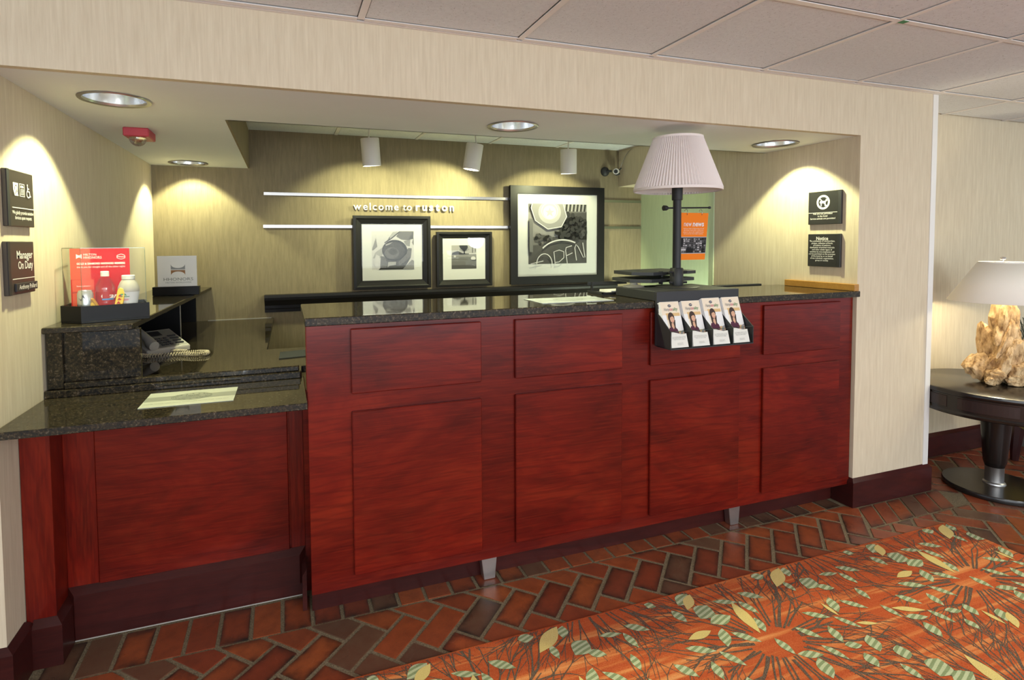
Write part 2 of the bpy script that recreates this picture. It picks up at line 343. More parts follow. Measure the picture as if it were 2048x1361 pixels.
# slanted course along the pillar
for k in range(6):
    x0 = 2.70 + k * .104
    brick([(x0, -.026), (x0 + .09, -.026), (x0 - .04, -.186), (x0 - .13, -.186)])
# herringbone field laid at 45 degrees
WB = .1065; du = Vector((-1, -1)) / math.sqrt(2) * WB; dv = Vector((1, -1)) / math.sqrt(2) * WB; P0 = Vector((.291, -.030)); gap = .0086
for i in range(-64, 64):
    for j in range(-64, 64):
        k = (i + j) % 4
        if k not in (0, 2): continue
        nu, nv = (2, 1) if k == 0 else (1, 2)
        g = gap / WB; cs = [(g, g), (nu - g, g), (nu - g, nv - g), (g, nv - g)]
        poly = [tuple(P0 + du * (i + a) + dv * (j + b)) for a, b in cs]
        cx = sum(p[0] for p in poly) / 4; cy = sum(p[1] for p in poly) / 4
        if cx < -2.6 or cx > 6.4 or cy < -3.2 or (cx < 2.85 and cy < -.40): continue
        far = cx < -1.2 or cx > 5.3 or (cx < 2.85 and cy < -.40) or (cx >= 2.85 and cy < max(-1.25, -1.05 + (cx - 2.95) * .50))
        full = poly
        if cx < XL + .05: poly = clip(poly, 0, 1, -.02)
        elif cx < 2.60: poly = clip(poly, 0, 1, .014)
        elif cx < 3.27: poly = clip(poly, 0, 1, -.20)
        else: poly = clip(poly, 0, 1, .296)
        if cx >= 2.60 and cx < 3.27 and poly: pass
        if len(poly) < 3 or parea(poly) < .0012: continue
        if far: FAR.append(poly); continue
        if poly == full: brick(rect(-.5 * 2 * WB + gap, .5 * 2 * WB - gap, -.5 * WB + gap, .5 * WB - gap), 'field', (cx, cy), math.radians(45 if k == 0 else -45))
        else: brick(poly)
bm = B(); sh_l = bm.faces.layers.float.new('shade')
for poly in FAR:
    a = random.random(); f = bm.faces.new([bm.verts.new((x, y, -.0005)) for x, y in poly]); f.normal_update()
    if f.normal.z < 0: f.normal_flip()
    g_ = bmesh.ops.extrude_face_region(bm, geom=[f]); f[sh_l] = a
    for q in g_['geom']:
        if isinstance(q, bmesh.types.BMVert): q.co.z = -.0005
    for v in f.verts: v.co.z = -.006
    for q in g_['geom']:
        if isinstance(q, bmesh.types.BMFace): q[sh_l] = a
pav = stuff(link('brick_paving', done(bm, 'brick_paving'), 'brick_clay', floor))
print('bricks', NB[0], len(FAR))

wall_left = struct(boxes('wall_left', 'cream_wallpaper', [(XL - .1, XL, 0, YB + .1, 0, ZC + .1)]))
wall_front = struct(boxes('wall_front', 'cream_wallpaper', [(-3.2, XL - .1, 0, .1, 0, ZC + .1), (XL, XR, 0, .03, ZS, ZC + .1), (XR, XP, 0, .32, 0, ZC + .1)]))
wall_right = struct(boxes('wall_right', 'cream_wallpaper', [(XR, XR + .1, .32, 1.025, 0, 2.3), (XR, XR + .1, .32, .58, ZS, 2.3), (2.715, 3.0, 1.025, YB, 1.89, 2.3)]))
wall_back = struct(boxes('wall_back', 'olive_wallpaper', [(XL - .1, 3.2, YB, YB + .1, 0, 2.4)]))
wall_hall = struct(boxes('wall_hall', 'cream_wallpaper', [(XP, 8, .32, .42, 0, ZC + .1)]))
wall_passage = struct(boxes('wall_passage', 'green_wallpaper', [(2.954, 3.05, 1.30, YB, 0, 1.89)]))
struct(boxes('trim_2', 'green_wallpaper', [(XR - .008, XR + .1, 1.025, 1.068, 0, 1.93)]))
struct(boxes('trim_1', 'trim_white', [(XP - .036, XP + .004, -.004, 0, .141, ZC - .004), (XP, XP + .004, 0, .04, .141, ZC - .004)]))
def skirting(name, segs):
    """profile with a sloping top edge, swept along straight runs: (p, q, outward) in plan"""
    bm = B()
    for (p, q, o_, h, t) in segs:
        p, q, o_ = Vector((*p, 0)), Vector((*q, 0)), Vector((*o_, 0))
        prof = [(0, 0), (t, 0), (t, h - .018), (.002, h), (0, h)]
        a = [bm.verts.new(p + o_ * x + Vector((0, 0, z)) - (q - p).normalized() * (x if e0 else 0)) for e0 in [segs is not None] for x, z in prof]
        b = [bm.verts.new(q + o_ * x + Vector((0, 0, z)) + (q - p).normalized() * x) for x, z in prof]
        k = len(prof); bm.faces.new(a[::-1]); bm.faces.new(b)
        for i in range(k): bm.faces.new((a[i], a[(i + 1) % k], b[(i + 1) % k], b[i]))
    return struct(obj(name, bm, 'mahogany'))
skirting('baseboard_front', [((XR, 0), (XP, 0), (0, -1), .15, .018), ((XR, .0), (XR, .088), (-1, 0), .15, .018)])
skirting('baseboard_left', [((XL, 0), (XL, .118), (1, 0), .165, .022), ((-3.1, 0), (XL, 0), (0, -1), .165, .022)])
skirting('baseboard_hall', [((XP + .02, .32), (7.9, .32), (0, -1), .15, .018)])
# soffit: one plate with four round openings
CANS = [(-.683, .350), (-.688, 2.062), (.896, .336), (2.462, .325)]; RC = .102
def plate_with_holes(bm, outline, holes, z):
    edges = []
    for loop in [outline] + [ell(cx, cy, RC, RC, 32) for cx, cy in holes]:
        vs = [bm.verts.new((x, y, z)) for x, y in loop]
        edges += [bm.edges.new((vs[i], vs[(i + 1) % len(vs)])) for i in range(len(vs))]
    bmesh.ops.triangle_fill(bm, use_beauty=True, use_dissolve=False, edges=edges)
bm = B(); plate_with_holes(bm, [(XL, .03), (XR, .03), (XR, YS), (-.337, YS), (-.337, YB), (XL, YB)], CANS, ZS)
struct(obj('ceiling.001', bm, 'soffit_paint'))
struct(boxes('ceiling.002', 'olive_wallpaper', [(-.337, -.327, YS, YB, ZS, 2.3), (-.337, XR, YS - .01, YS, ZS, 2.3)]))
# back office ceiling
bc = struct(boxes('ceiling.003', 'grid_white', [(-.33, 3.1, YS, YB, ZC2 + .02, ZC2 + .06)]))
def tiles(parent, x0, y0, z, nx, ny, s, sx, sy):
    bm = B(); box(bm, -s / 2 + .012, s / 2 - .012, -s / 2 + .012, s / 2 - .012, -.006, .012, .004); me = done(bm, 'ceiling_tile'); me.materials.append(M['ceiling_tile'])
    for i in nx:
        for j in ny:
            o = bpy.data.objects.new('ceiling_tile', me); COL.objects.link(o); o.parent = parent; o.location = (x0 + (i + .5) * s, y0 - (j + .5) * s * sy, z + random.uniform(0, .002)); o.scale = (1, sy, 1)
tiles(bc, .272, 2.43, ZC2 + .006, range(-1, 5), range(0, 3), .6096, 1, 1)
for i in range(-1, 6): boxes('grid_bar', 'grid_white', [(.272 + i * .6096 - .012, .272 + i * .6096 + .012, YS, YB, ZC2 - .003, ZC2 + .004)], bc)
# lobby ceiling
ceil = struct(boxes('ceiling', 'grid_white', [(-3.2, 8, -6, 0, ZC + .03, ZC + .1), (XP, 8, 0, .32, ZC + .03, ZC + .1)]))
X0, SG, YR, RD = .1627, .6096, -.036, .6054
tiles(ceil, X0, YR, ZC + .006, range(-3, 9), range(0, 4), SG, 1, RD / SG)
bm = B(); box(bm, -SG / 2 + .012, SG / 2 - .012, .012, .034 + .0, -.006, .012, .002); strip = done(bm, 'ceiling_tile'); strip.materials.append(M['ceiling_tile'])
for i in range(-3, 5):
    o = bpy.data.objects.new('ceiling_tile', strip); COL.objects.link(o); o.parent = ceil; o.location = (X0 + (i + .5) * SG, YR - .002, ZC + .006)
bm = B(); box(bm, -SG / 2 + .012, SG / 2 - .012, .012, .34, -.006, .012, .002); strip2 = done(bm, 'ceiling_tile'); strip2.materials.append(M['ceiling_tile'])
for i in range(5, 9):
    o = bpy.data.objects.new('ceiling_tile', strip2); COL.objects.link(o); o.parent = ceil; o.location = (X0 + (i + .5) * SG, YR, ZC + .006)
def tbar(x0, x1, y0, y1):
    bm = B(); box(bm, x0, x1, y0, y1, ZC - .003, ZC, .0008); xm, ym = (x0 + x1) / 2, (y0 + y1) / 2
    if x1 - x0 < y1 - y0: box(bm, xm - .002, xm + .002, y0, y1, ZC, ZC + .02)
    else: box(bm, x0, x1, ym - .002, ym + .002, ZC, ZC + .02)
    obj('grid_bar', bm, 'grid_white', ceil)
for i in range(-3, 10): tbar(X0 + i * SG - .012, X0 + i * SG + .012, YR - 4 * RD, YR if i < 5 else .32)
for j in range(0, 5):
    for i in range(-3, 9): tbar(X0 + i * SG + .0125, X0 + (i + 1) * SG - .0125, YR - j * RD - .012, YR - j * RD + .012)
boxes('wall_angle', 'grid_white', [(-3.2, XP, -.016, -.001, ZC - .002, ZC + .004)], ceil)
bm = B(); box(bm, 2.0, 2.03, YR - RD - .011, YR - RD + .011, ZC - .0042, ZC - .0032); obj('green_mark', bm, 'green_print', ceil)

# ------------------------------------------------------------------ recessed and track lights
def downlight(i, c, label, power, tgt=(0, 0), ang=98):
    t = thing('downlight', label, 'ceiling light', (c[0], c[1], ZS), 'recessed downlights in the soffit')
    bm = B(); lathe(bm, [(.118, -.002), (.116, -.006), (.102, -.004), (.099, .004)], 40, (c[0], c[1], ZS), False, False); obj('trim_ring', bm, 'ring_metal', t, True)
    bm = B(); lathe(bm, [(.100, .003), (.098, .03), (.090, .07), (.072, .11), (.05, .128)], 40, (c[0], c[1], ZS), False, True); obj('reflector', bm, 'reflector', t, True)
    for s in (-.022, .022):
        bm = B(); tube(bm, [(c[0] - .045, c[1] + s, ZS + .088), (c[0] + .045, c[1] + s, ZS + .088)], .011, 10); obj('bulb', bm, 'bulb', t, True)
    spot('downlight_beam', (c[0], c[1], ZS + .070), (c[0] + tgt[0], c[1] + tgt[1], 0), power, ang, .22, YEL, .022)
downlight(0, CANS[0], 'large round recessed downlight nearest the accessibility sign wall, brass glow inside', 66)
downlight(1, CANS[1], 'round recessed downlight in the back corner above the white tabletop sign', 54)
downlight(2, CANS[2], 'round recessed downlight above the middle of the long granite counter', 60)
downlight(3, CANS[3], 'round recessed downlight beside the wall with the pet sign', 52)
for k, (x, y, tx, label) in enumerate([(.452, 1.78, .02, 'white cylinder spotlight above the word welcome'), (1.205, 1.78, -.035, 'white cylinder spotlight between the small picture and the large picture, tilted'), (1.962, 1.78, .012, 'white cylinder spotlight above the large framed picture, nearest the security camera')]):
    t = thing('spotlight', label, 'spotlight', (x, y, ZC2 - .003), 'cylinder spotlights on the office ceiling')
    bm = B(); lathe(bm, [(.035, -.012), (.03, 0)], 20, (x, y, ZC2 - .003)); obj('canopy', bm, 'can_white', t, True)
    bm = B(); tube(bm, [(x, y, ZC2 - .01), (x - tx * .3, y, 2.105)], .005, 8); obj('stem', bm, 'can_white', t, True)
    bm = B(); lathe(bm, [(.030, .0), (.060, 0), (.062, -.004), (.062, -.185), (.057, -.185), (.056, -.06), (.0, -.06)], 32, (0, 0, 0), False, False)
    mm = Matrix.Translation((x, y, 2.112)) @ Matrix.Rotation(-tx * 4, 4, 'Y') @ Matrix.Rotation(math.radians(5), 4, 'X')
    bmesh.ops.transform(bm, matrix=mm, verts=bm.verts[:]); obj('housing', bm, 'can_white', t, True)
    bm = B(); lathe(bm, [(.048, -.085), (.03, -.065)], 20, (0, 0, 0)); bmesh.ops.transform(bm, matrix=mm, verts=bm.verts[:]); obj('bulb', bm, 'bulb', t, True)
    spot('spotlight_beam', (x - tx * .5, y + .03, 1.922), (x + (-.0, -.10, .0)[k], y + .30, 1.68), (22, 50, 32)[k], 116, .3, YEL, .03)
# unseen light added behind the right wall to brighten the passage; lamp bulb below
area('passage_fill_light', (2.80, 1.125, .48), (2.94, 1.80, 1.25), .12, .8, 30, (.88, 1.0, .76))

# ------------------------------------------------------------------ fire alarm strobe
ax, ay = -.735, .965
t = thing('fire_alarm_strobe', 'red ceiling fire alarm strobe with clear dome between two downlights', 'fire alarm', (ax, ay, ZS))
boxes('base', 'alarm_red', [(ax - .052, ax + .052, ay - .075, ay + .075, ZS - .04, ZS - .0005)], t, .004)
bm = B(); sphere(bm, (ax - .004, ay - .02, ZS - .042), .036, (1, 1, 1), 20, 12)
for v in bm.verts: v.co.z = min(v.co.z, ZS - .0405)
obj('lens', bm, 'strobe_lens', t, True)
bm = B(); tube(bm, [(ax - .018, ay - .02, ZS - .06), (ax + .012, ay - .02, ZS - .06)], .006, 8); obj('flash_tube', bm, 'chrome', t, True)

# ------------------------------------------------------------------ reception counter
xa, xb, yf = -.040, 2.676, .017
desk = thing('reception_counter', 'long tall cherry wood reception counter with eight raised panels', 'counter', (1.3, .2, 0))
boxes('carcass', 'cherry_wood', [(xa + .012, xb, yf + .018, .44, .115, 1.108)], desk)
boxes('front_board', 'cherry_wood', [(xa, xb, yf, yf + .018, .115, 1.108)], desk, .0012)
boxes('side_panel', 'cherry_upright', [(xa - .002, xa + .012, yf + .0005, .10, .868, 1.107)], desk, .001)
for i in range(4):
    x0 = .113 + i * .6515
    for (z0, z1) in ((.165, .783), (.849, 1.090)):
        bm = B(); prism(bm, rect(x0, x0 + .505, z0, z1), 0, .015, lambda u, v, w: (u, yf - w, v), .003); obj('panel', bm, 'cherry_wood', desk)
boxes('toe_kick', 'mahogany', [(xa + .004, XR - .02, .1064, .125, 0, .116)], desk)
for x0 in (.642, 1.932):
    bm = B(); pl = [(x0 - .012, .1145), (x0 + .062, .1145), (x0 + .052, 0), (x0 + .002, 0)]
    prism(bm, pl, .062, .100, lambda u, v, w: (u, w, v), .002); obj('leg', bm, 'brushed_metal', desk)
bm = B(); prism(bm, [(-.046, -.0126), (2.690, -.0126), (2.690, -.0015), (2.680, -.0015), (2.680, .486), (-.046, .486)], 1.1085, ZT, None, .003)
tag(stone('granite_countertop', bm, None, (1.3, .2, 1.1085)), 'long polished dark granite countertop on the tall reception counter', 'countertop')
# ------------------------------------------------------------------ low service counter
low = thing('service_counter', 'low cherry wood service counter section beside the tall counter', 'counter', (-.5, .25, 0))
boxes('corner_post', 'cherry_upright', [(XL + .002, -.853, .132, .30, 0, .820)], low, .001)
boxes('back_board', 'cherry_wood', [(-.853, xa + .012, .245, .262, 0, .820)], low)
boxes('stile', 'cherry_upright', [(-.853, -.758, .238, .245, .18, .820)], low, .001)
boxes('panel', 'cherry_wood', [(-.757, -.112, .230, .245, .19, .819)], low, .003)
boxes('stile', 'cherry_upright', [(-.106, -.054, .238, .245, .18, .820)], low, .001)
def moulding(name, p, q, o_, z0, z1, t, m0, m1, par):
    bm = B(); p, q, o_ = Vector((*p, 0)), Vector((*q, 0)), Vector((*o_, 0)); d = (q - p).normalized(); prof = [(0, z0), (t, z0), (t, z1 - .024), (.001, z1), (0, z1)]
    a = [bm.verts.new(p + o_ * x + d * (m0 * x) + Vector((0, 0, z))) for x, z in prof]; b = [bm.verts.new(q + o_ * x + d * (m1 * x) + Vector((0, 0, z))) for x, z in prof]
    bm.faces.new(a[::-1]); bm.faces.new(b)
    for i in range(5): bm.faces.new((a[i], a[(i + 1) % 5], b[(i + 1) % 5], b[i]))
    obj(name, bm, 'mahogany', par)
moulding('base_moulding', (-.853, .238), (-.054, .238), (0, -1), .052, .192, .023, 1, -1, low)
moulding('base_moulding', (-.853, .132), (-.853, .238), (1, 0), 0, .166, .020, -1, -1, low)
moulding('base_moulding', (XL + .022, .132), (-.853, .132), (0, -1), 0, .160, .020, 0, 1, low)
moulding('base_moulding', (-.054, .238), (-.054, .118), (-1, 0), .0, .160, .016, 1, 0, low)
boxes('kick_board', 'mahogany', [(-.834, -.070, .226, .245, 0, .056)], low)
boxes('caulk_line', 'phone_beige', [(-.834, -.070, .2238, .226, -.001, .0025)], low)
low_top = thing('granite_service_top', 'low dark granite worktop with a stepped granite edge behind it', 'countertop', (-.5, .16, .82))
bm = B(); box(bm, XL + .001, xa - .003, -.0386, .385, .8205, ZL, .002); stone('slab', bm, low_top)
boxes('lower_step', 'granite', [(XL + .001, -.055, .349, .384, ZL, .8725)], low_top, .003)
boxes('upper_step', 'granite', [(-.882, -.060, .361, .384, .8725, .8955)], low_top, .004)
# ------------------------------------------------------------------ desk behind and corner shelf
dk = thing('granite_desk', 'dark granite desk behind the low service counter', 'desk', (-.5, 1.3, 0))
bm = B(); prism(bm, [(XL + .001, .386), (xa - .01, .386), (xa - .01, .489), (1.6, .489), (1.6, .95), (-.204, .95), (-.19, YB - .002), (XL + .001, YB - .002)], .837, ZD, None, .002); stone('top', bm, dk)
boxes('leg_panel', 'black_laminate', [(-.9, -.24, 2.1, 2.12, 0, .837)], dk)
boxes('leg_panel', 'black_laminate', [(-.9, -.24, .46, .48, 0, .837)], dk); boxes('leg_panel', 'black_laminate', [(1.5, 1.52, .5, .93, 0, .837)], dk)
boxes('backsplash_seal', 'phone_beige', [(-.62, -.205, YB - .006, YB - .001, ZD, ZD + .004)], dk)
sh = thing('corner_shelf', 'raised granite shelf along the side wall holding the snack case', 'shelf', (-.78, 1.2, ZD))
bm = B(); prism(bm, [(XL + .001, .35), (-.672, .35), (-.655, .362), (-.592, YB - .002), (XL + .001, YB - .002)], 1.0815, ZSH, None, .003); stone('top', bm, sh)
boxes('post', 'granite', [(XL + .006, -.884, .372, .46, .874, 1.081)], sh, .001)
boxes('front_panel', 'granite', [(-.884, -.637, .388, .41, ZD + .001, 1.081)], sh, .001)
boxes('panel_rib', 'granite', [(-.862, -.642, .384, .389, .897, .912)], sh, .001)
boxes('back_panel', 'black_laminate', [(-.925, -.905, .46, 2.24, ZD + .001, 1.081)], sh)
boxes('divider', 'black_laminate', [(-.905, -.692, 1.60, 1.618, ZD + .001, 1.081)], sh)
boxes('divider_edge', 'phone_beige', [(-.692, -.689, 1.600, 1.618, ZD + .001, 1.081)], sh)
boxes('divider', 'black_laminate', [(-.905, -.690, 2.21, 2.23, ZD + .001, 1.081)], sh)

# ------------------------------------------------------------------ back wall: rails, lettering, frames, ledge
for (x0, x1, z, lab) in ((-.238, 2.944, 1.7615, 'upper long brushed metal rail across the back wall'), (-.246, 2.945, 1.528, 'lower long brushed metal rail running behind the small framed pictures')):
    tag(boxes('metal_rail', 'rail_metal', [(x0, x1, YB - .016, YB - .0005, z - .0115, z + .0115)], None, .001, ((x0 + x1) / 2, YB - .008, z - .0115)), lab, 'rail', 'metal rails on the back wall')
wl = thing('wall_lettering', 'raised white letters reading welcome to ruston between two metal rails', 'sign', (.78, YB, 1.652))
plb = Plane((0, YB - .013, 0), (1, 0, 0), (0, 0, 1))
def letters(s, u0, u1, size, bold, wmul=1):
    tmp = []
    # measure each letter once, spread the word evenly between u0 and u1
    for ch in s:
        o = text(plb, ch, size, 0, 1.655, 'white_print', wl, 'letter', 0, 'LEFT', bold, .0045, res=4)
        xs = [v.co.x for v in o.data.vertices]; tmp.append((o, min(xs), max(xs)))
    tot = sum(b - a for _, a, b in tmp); kk = min(1.0, (u1 - u0 - .007 * (len(tmp) - 1)) / tot); gp = (u1 - u0 - tot * kk) / (len(tmp) - 1); x = u0
    for o, a, b in tmp:
        o.data.transform(Matrix.Translation((x, 0, 0)) @ Matrix.Diagonal((kk, 1, 1, 1)) @ Matrix.Translation((-a, 0, 0))); x += (b - a) * kk + gp
for o_ in ():
    pass
_ow = ORG[wl.name].x
ORG[wl.name] = Vector((0, YB, 1.652)); wl.location = (0, YB, 1.652)
letters('welcome', .389, .730, .078, .006); letters('to', .765, .833, .078, -.004); letters('ruston', .866, 1.176, .084, .026)
def picture(name, label, x0, x1, z0, z1, fw, bx, im, profile, shapes):
    cx = (x0 + x1) / 2
    t = thing(name, label, 'picture frame', (cx, YB, z0), 'framed black and white photographs')
    yb = YB - .037
    # four mitred sides
    prof = [(0, 0), (0, .032), (fw * .30, .034), (fw * .45, .024), (fw * .8, .016), (fw, .012), (fw, 0)] if profile else [(0, 0), (0, .03), (fw, .03), (fw, 0)]
    bm = B()
    for corner in (((x0, z0), (x1, z0), (0, 1)), ((x1, z0), (x1, z1), (-1, 0)), ((x1, z1), (x0, z1), (0, -1)), ((x0, z1), (x0, z0), (1, 0))):
        (p, q, inn) = corner; d = Vector((q[0] - p[0], q[1] - p[1])).normalized()
        A = [bm.verts.new((p[0] + inn[0] * u + d.x * u, yb - w + .012, p[1] + inn[1] * u + d.y * u)) for u, w in prof]
        Bq = [bm.verts.new((q[0] + inn[0] * u - d.x * u, yb - w + .012, q[1] + inn[1] * u - d.y * u)) for u, w in prof]
        for i in range(len(prof)): bm.faces.new((A[i], A[(i + 1) % len(prof)], Bq[(i + 1) % len(prof)], Bq[i]))
        bm.faces.new(A); bm.faces.new(Bq[::-1])
    obj('frame', bm, 'black_satin', t)
    boxes('mat_board', 'mat_board', [(x0 + fw * .8, x1 - fw * .8, yb, yb + .006, z0 + fw * .8, z1 - fw * .8)], t)
    boxes('backing', 'charcoal', [(x0 + .01, x1 - .01, yb + .006, YB - .0165, z0 + .01, z1 - .01)], t)
    pl = Plane((im[0], yb, im[2]), (1, 0, 0), (0, 0, 1)); w, h = im[1] - im[0], im[3] - im[2]
    sh_ = [(m_, [(u * w, v * h) for u, v in poly]) for m_, poly in shapes]
    ph = flat(pl, 'photo', t, sh_, .0004, .00012)
    boxes('glass', 'picture_glass', [(x0 + fw * .9, x1 - fw * .9, yb - .0100, yb - .0085, z0 + fw * .9, z1 - fw * .9)], t)
    return t, pl, w, h
def crop(p): return [(min(1, max(0, u)), min(1, max(0, v))) for u, v in p]
shp = [('grey_6', rect(0, 1, 0, 1)), ('grey_4', crop([(0, .52), (.1, .83), (.13, .6), (.03, .5)])), ('grey_5', crop([(.02, .3), (.08, .45), (.25, .58), (.3, .5), (.2, .3)])),
       ('grey_3', crop([(.58, .86), (.66, 1), (1, 1), (.98, .9), (.85, .76), (.7, .78)])), ('grey_2', crop([(.85, .76), (.95, .92), (1, 1), (.99, .8)])), ('grey_4', crop([(.75, .74), (.92, .78), (.9, .6), (.82, .62)])),
       ('grey_3', crop([(.96, .7), (1, .84), (1, .62)])), ('grey_5', crop([(.5, .98), (.62, 1), (.6, .9), (.3, .68), (.34, .74)])), ('grey_0', stroke([(.3, .70), (.45, .80), (.66, .99)], .022)), ('grey_1', stroke([(.4, .76), (.42, .84)], .02)),
       ('grey_2', crop([(.2, .35), (.25, .05), (.4, 0), (.75, 0), (.92, .3), (.95, .55), (.8, .52), (.4, .3)])), ('grey_3', crop([(.19, .05), (.21, .36), (.3, .34), (.36, .18), (.34, .05)])), ('grey_1', crop([(.15, 0), (.2, .05), (.75, .06), (.8, 0)])),
       ('grey_5', crop([(.38, .2), (.36, .06), (.42, .1), (.56, .12), (.57, .2)])), ('grey_1', crop(ell(.54, .50, .30, .275, 26))), ('grey_2', crop(ell(.52, .49, .265, .235, 26))), ('grey_3', crop(ell(.47, .43, .17, .15, 22))), ('grey_2', crop(ell(.50, .47, .10, .09, 18))),
       ('grey_5', crop([(.32, .66), (.45, .70), (.5, .72), (.42, .66), (.33, .62)])), ('grey_3', crop([(.82, .40), (.86, .56), (.95, .55), (.93, .35), (.78, .2), (.65, .1), (.6, .17)])), ('grey_4', crop([(.72, 0), (.95, .25), (1, .22), (1, 0)])), ('grey_6', crop([(.03, .18), (.1, .05), (.17, .1), (.18, .35), (.1, .4)]))]
picture('picture_frame', 'medium black framed photograph of hands holding a round fruit', .380, .973, 1.052, 1.610, .066, 0, (.518, .842, 1.199, 1.493), True, shp)
rr = random.Random(3)
shp = [('grey_5', rect(0, 1, 0, 1)), ('grey_3', rect(0, 1, 0, .60)), ('grey_4', rect(0, 1, .50, .60)), ('grey_2', rect(0, 1, 0, .16)), ('grey_1', crop([(0, .60), (.04, .69), (.12, .72), (.25, .76), (.36, .70), (.45, .66), (.7, .64), (.75, .62), (.5, .605)])), ('grey_0', crop([(.48, .62), (.50, .75), (.47, .98), (.53, .98), (.53, .75), (.54, .62)])), ('grey_1', crop([(.30, .98), (.36, .86), (.46, .80), (.58, .80), (.66, .90), (.64, 1), (.34, 1)]))]
for k in range(9): a = .35 + k * .3; shp.append(('grey_0', crop(stroke([(.51, .74), (.51 + .22 * math.cos(a), .76 + .2 * math.sin(a))], .012))))
shp += [('grey_6', crop(ell(.13, .53, .05, .04, 14))), ('grey_6', crop(ell(.87, .44, .10, .08, 18))), ('grey_6', crop(rect(.7, 1, .62, .66))), ('grey_2', crop(rect(.83, .86, .68, 1))), ('grey_1', crop(rect(.95, .97, .72, 1))), ('grey_1', crop(rect(.8, 1, .36, .38)))]
picture('picture_frame', 'smallest black framed photograph of a tree over an open lawn', 1.022, 1.486, 1.052, 1.489, .054, 0, (1.147, 1.356, 1.192, 1.381), True, shp)
shp = [('grey_2', rect(0, 1, 0, 1)), ('grey_4', rect(0, .62, .45, .88)), ('grey_3', rect(.0, 1, .86, 1)), ('grey_3', crop([(.06, .3), (.4, .34), (.4, .45), (.06, .45)])), ('grey_2', crop([(0, 0), (0, .3), (1, .42), (1, 0)]))]
for k in range(14): shp.append(('grey_5' if k % 2 else 'grey_1', crop([(.56 + k * .032, .88), (.585 + k * .032, .88), (.60 + k * .032, 1), (.575 + k * .032, 1)])))
shp += [('grey_0', crop([(.5, .42), (.55, .72), (.75, .8), (1, .72), (1, .40)]))]
for (cx, cy, r_, n_, g_) in ((.84, .58, .17, 40, 'grey_2'), (.24, .42, .14, 26, 'grey_2'), (.72, .62, .27, 60, 'grey_1'), (.55, .5, .1, 14, 'grey_1')):
    for k in range(n_): a, q = rr.uniform(0, 6.28), rr.random() ** .5 * r_; shp.append((rr.choice([g_, g_, 'grey_0', 'grey_1']), crop(ell(cx + q * math.cos(a), cy + q * math.sin(a) * .85, rr.uniform(.02, .045), rr.uniform(.018, .035), 7, rot=a))))
shp += [('grey_3', crop(rect(0, .06, .2, .75)))]
hep = [(.05, 1.0), (.03, .93), (.1, .72), (.31, .58), (.54, .62), (.63, .79), (.57, 1.0)]
shp += [('grey_4', crop(hep)), ('grey_6', crop(stroke(hep, .014))), ('grey_5', crop(ell(.34, .86, .19, .19, 28))), ('grey_6', crop(stroke(ell(.34, .88, .135, .135, 28, 0, 6.28), .01))), ('grey_6', crop(ell(.34, .86, .11, .11, 20))), ('grey_5', crop([(.34 + (.085 if k % 2 == 0 else .035) * math.sin(k * PI / 5), .86 + (.085 if k % 2 == 0 else .035) * math.cos(k * PI / 5)) for k in range(10)])),
        ('grey_6', crop(stroke(ell(.56, .02, .44, .38, 24, 2.45, 1.05), .022))), ('grey_6', crop(stroke(ell(.25, 0, .13, .17, 16, PI, 0), .014))), ('grey_6', crop(stroke([(.02, .005), (.23, .05)], .012))),
        ('grey_6', crop(stroke([(.43, 0), (.41, .2), (.5, .23), (.58, .2), (.58, .1), (.5, .03), (.42, .02)], .012))), ('grey_6', crop(stroke([(.72, .30), (.62, .27), (.61, .22), (.64, 0)], .012))), ('grey_6', crop(stroke([(.62, .13), (.73, .18)], .012))), ('grey_6', crop(stroke([(.80, .05), (.77, .26), (.79, .32), (.83, .28), (.92, .1), (.95, .1), (.91, .35)], .012)))]
picture('picture_frame', 'largest black framed photograph of a neon OPEN sign in a window', 1.650, 2.536, 1.052, 1.871, .064, 0, (1.817, 2.370, 1.218, 1.724), False, shp)
bm = B(); prof = [(0, .908), (.018, .908), (.020, .93), (.030, .936), (.032, .958), (.055, .985), (.075, 1.000), (.078, 1.018), (.074, 1.036), (0, 1.036)]
prism(bm, [(YB - .0005 - u, v) for u, v in prof], -.248, 2.66, lambda u, v, w: (w, u, v)); tag(obj('wall_ledge', bm, 'black_satin', None, False, (1.2, YB - .04, .908)), 'long moulded black ledge on the back wall under the framed pictures', 'ledge')

# ------------------------------------------------------------------ security camera
cx, cy, cz = 2.60, YB, 2.020
t = thing('security_camera', 'small grey security camera with a black domed base high on the back wall', 'security camera', (cx, cy, cz))
bm = B(); sphere(bm, (2.572, YB - .001, 2.020), .042, (1, .8, 1), 20, 12)
for v in bm.verts: v.co.y = min(v.co.y, YB - .0005)
obj('base', bm, 'black_plastic', t, True)
bm = B(); tube(bm, [(2.575, YB - .03, 2.02), (2.605, YB - .06, 2.02)], .010, 10); obj('arm', bm, 'black_plastic', t, True)
bm = B(); tube(bm, [(2.655, YB - .055, 2.02), (2.612, YB - .115, 2.010)], .026, 18); obj('body', bm, 'can_white', t, True)
bm = B(); tube(bm, [(2.6135, YB - .113, 2.0105), (2.607, YB - .122, 2.009)], .017, 16); obj('lens', bm, 'black_plastic', t, True)
bm = B(); tube(bm, [(2.64, YB - .06, 1.995), (2.66, YB - .05, 1.99), (2.688, YB - .06, 2.0)], .008, 8); tube(bm, [(2.66, YB - .05, 1.995), (2.68, YB - .06, 2.03), (2.697, YB - .07, 2.05)], .006, 8); obj('bracket', bm, 'black_plastic', t, True)
bm = B(); tube(bm, [(2.695, YB - .06, 2.06), (2.709, YB - .09, 2.13), (2.710, YB - .14, 2.17), (2.711, YB - .2, 2.2)], .003, 6); obj('cable', bm, 'phone_beige', t, True)

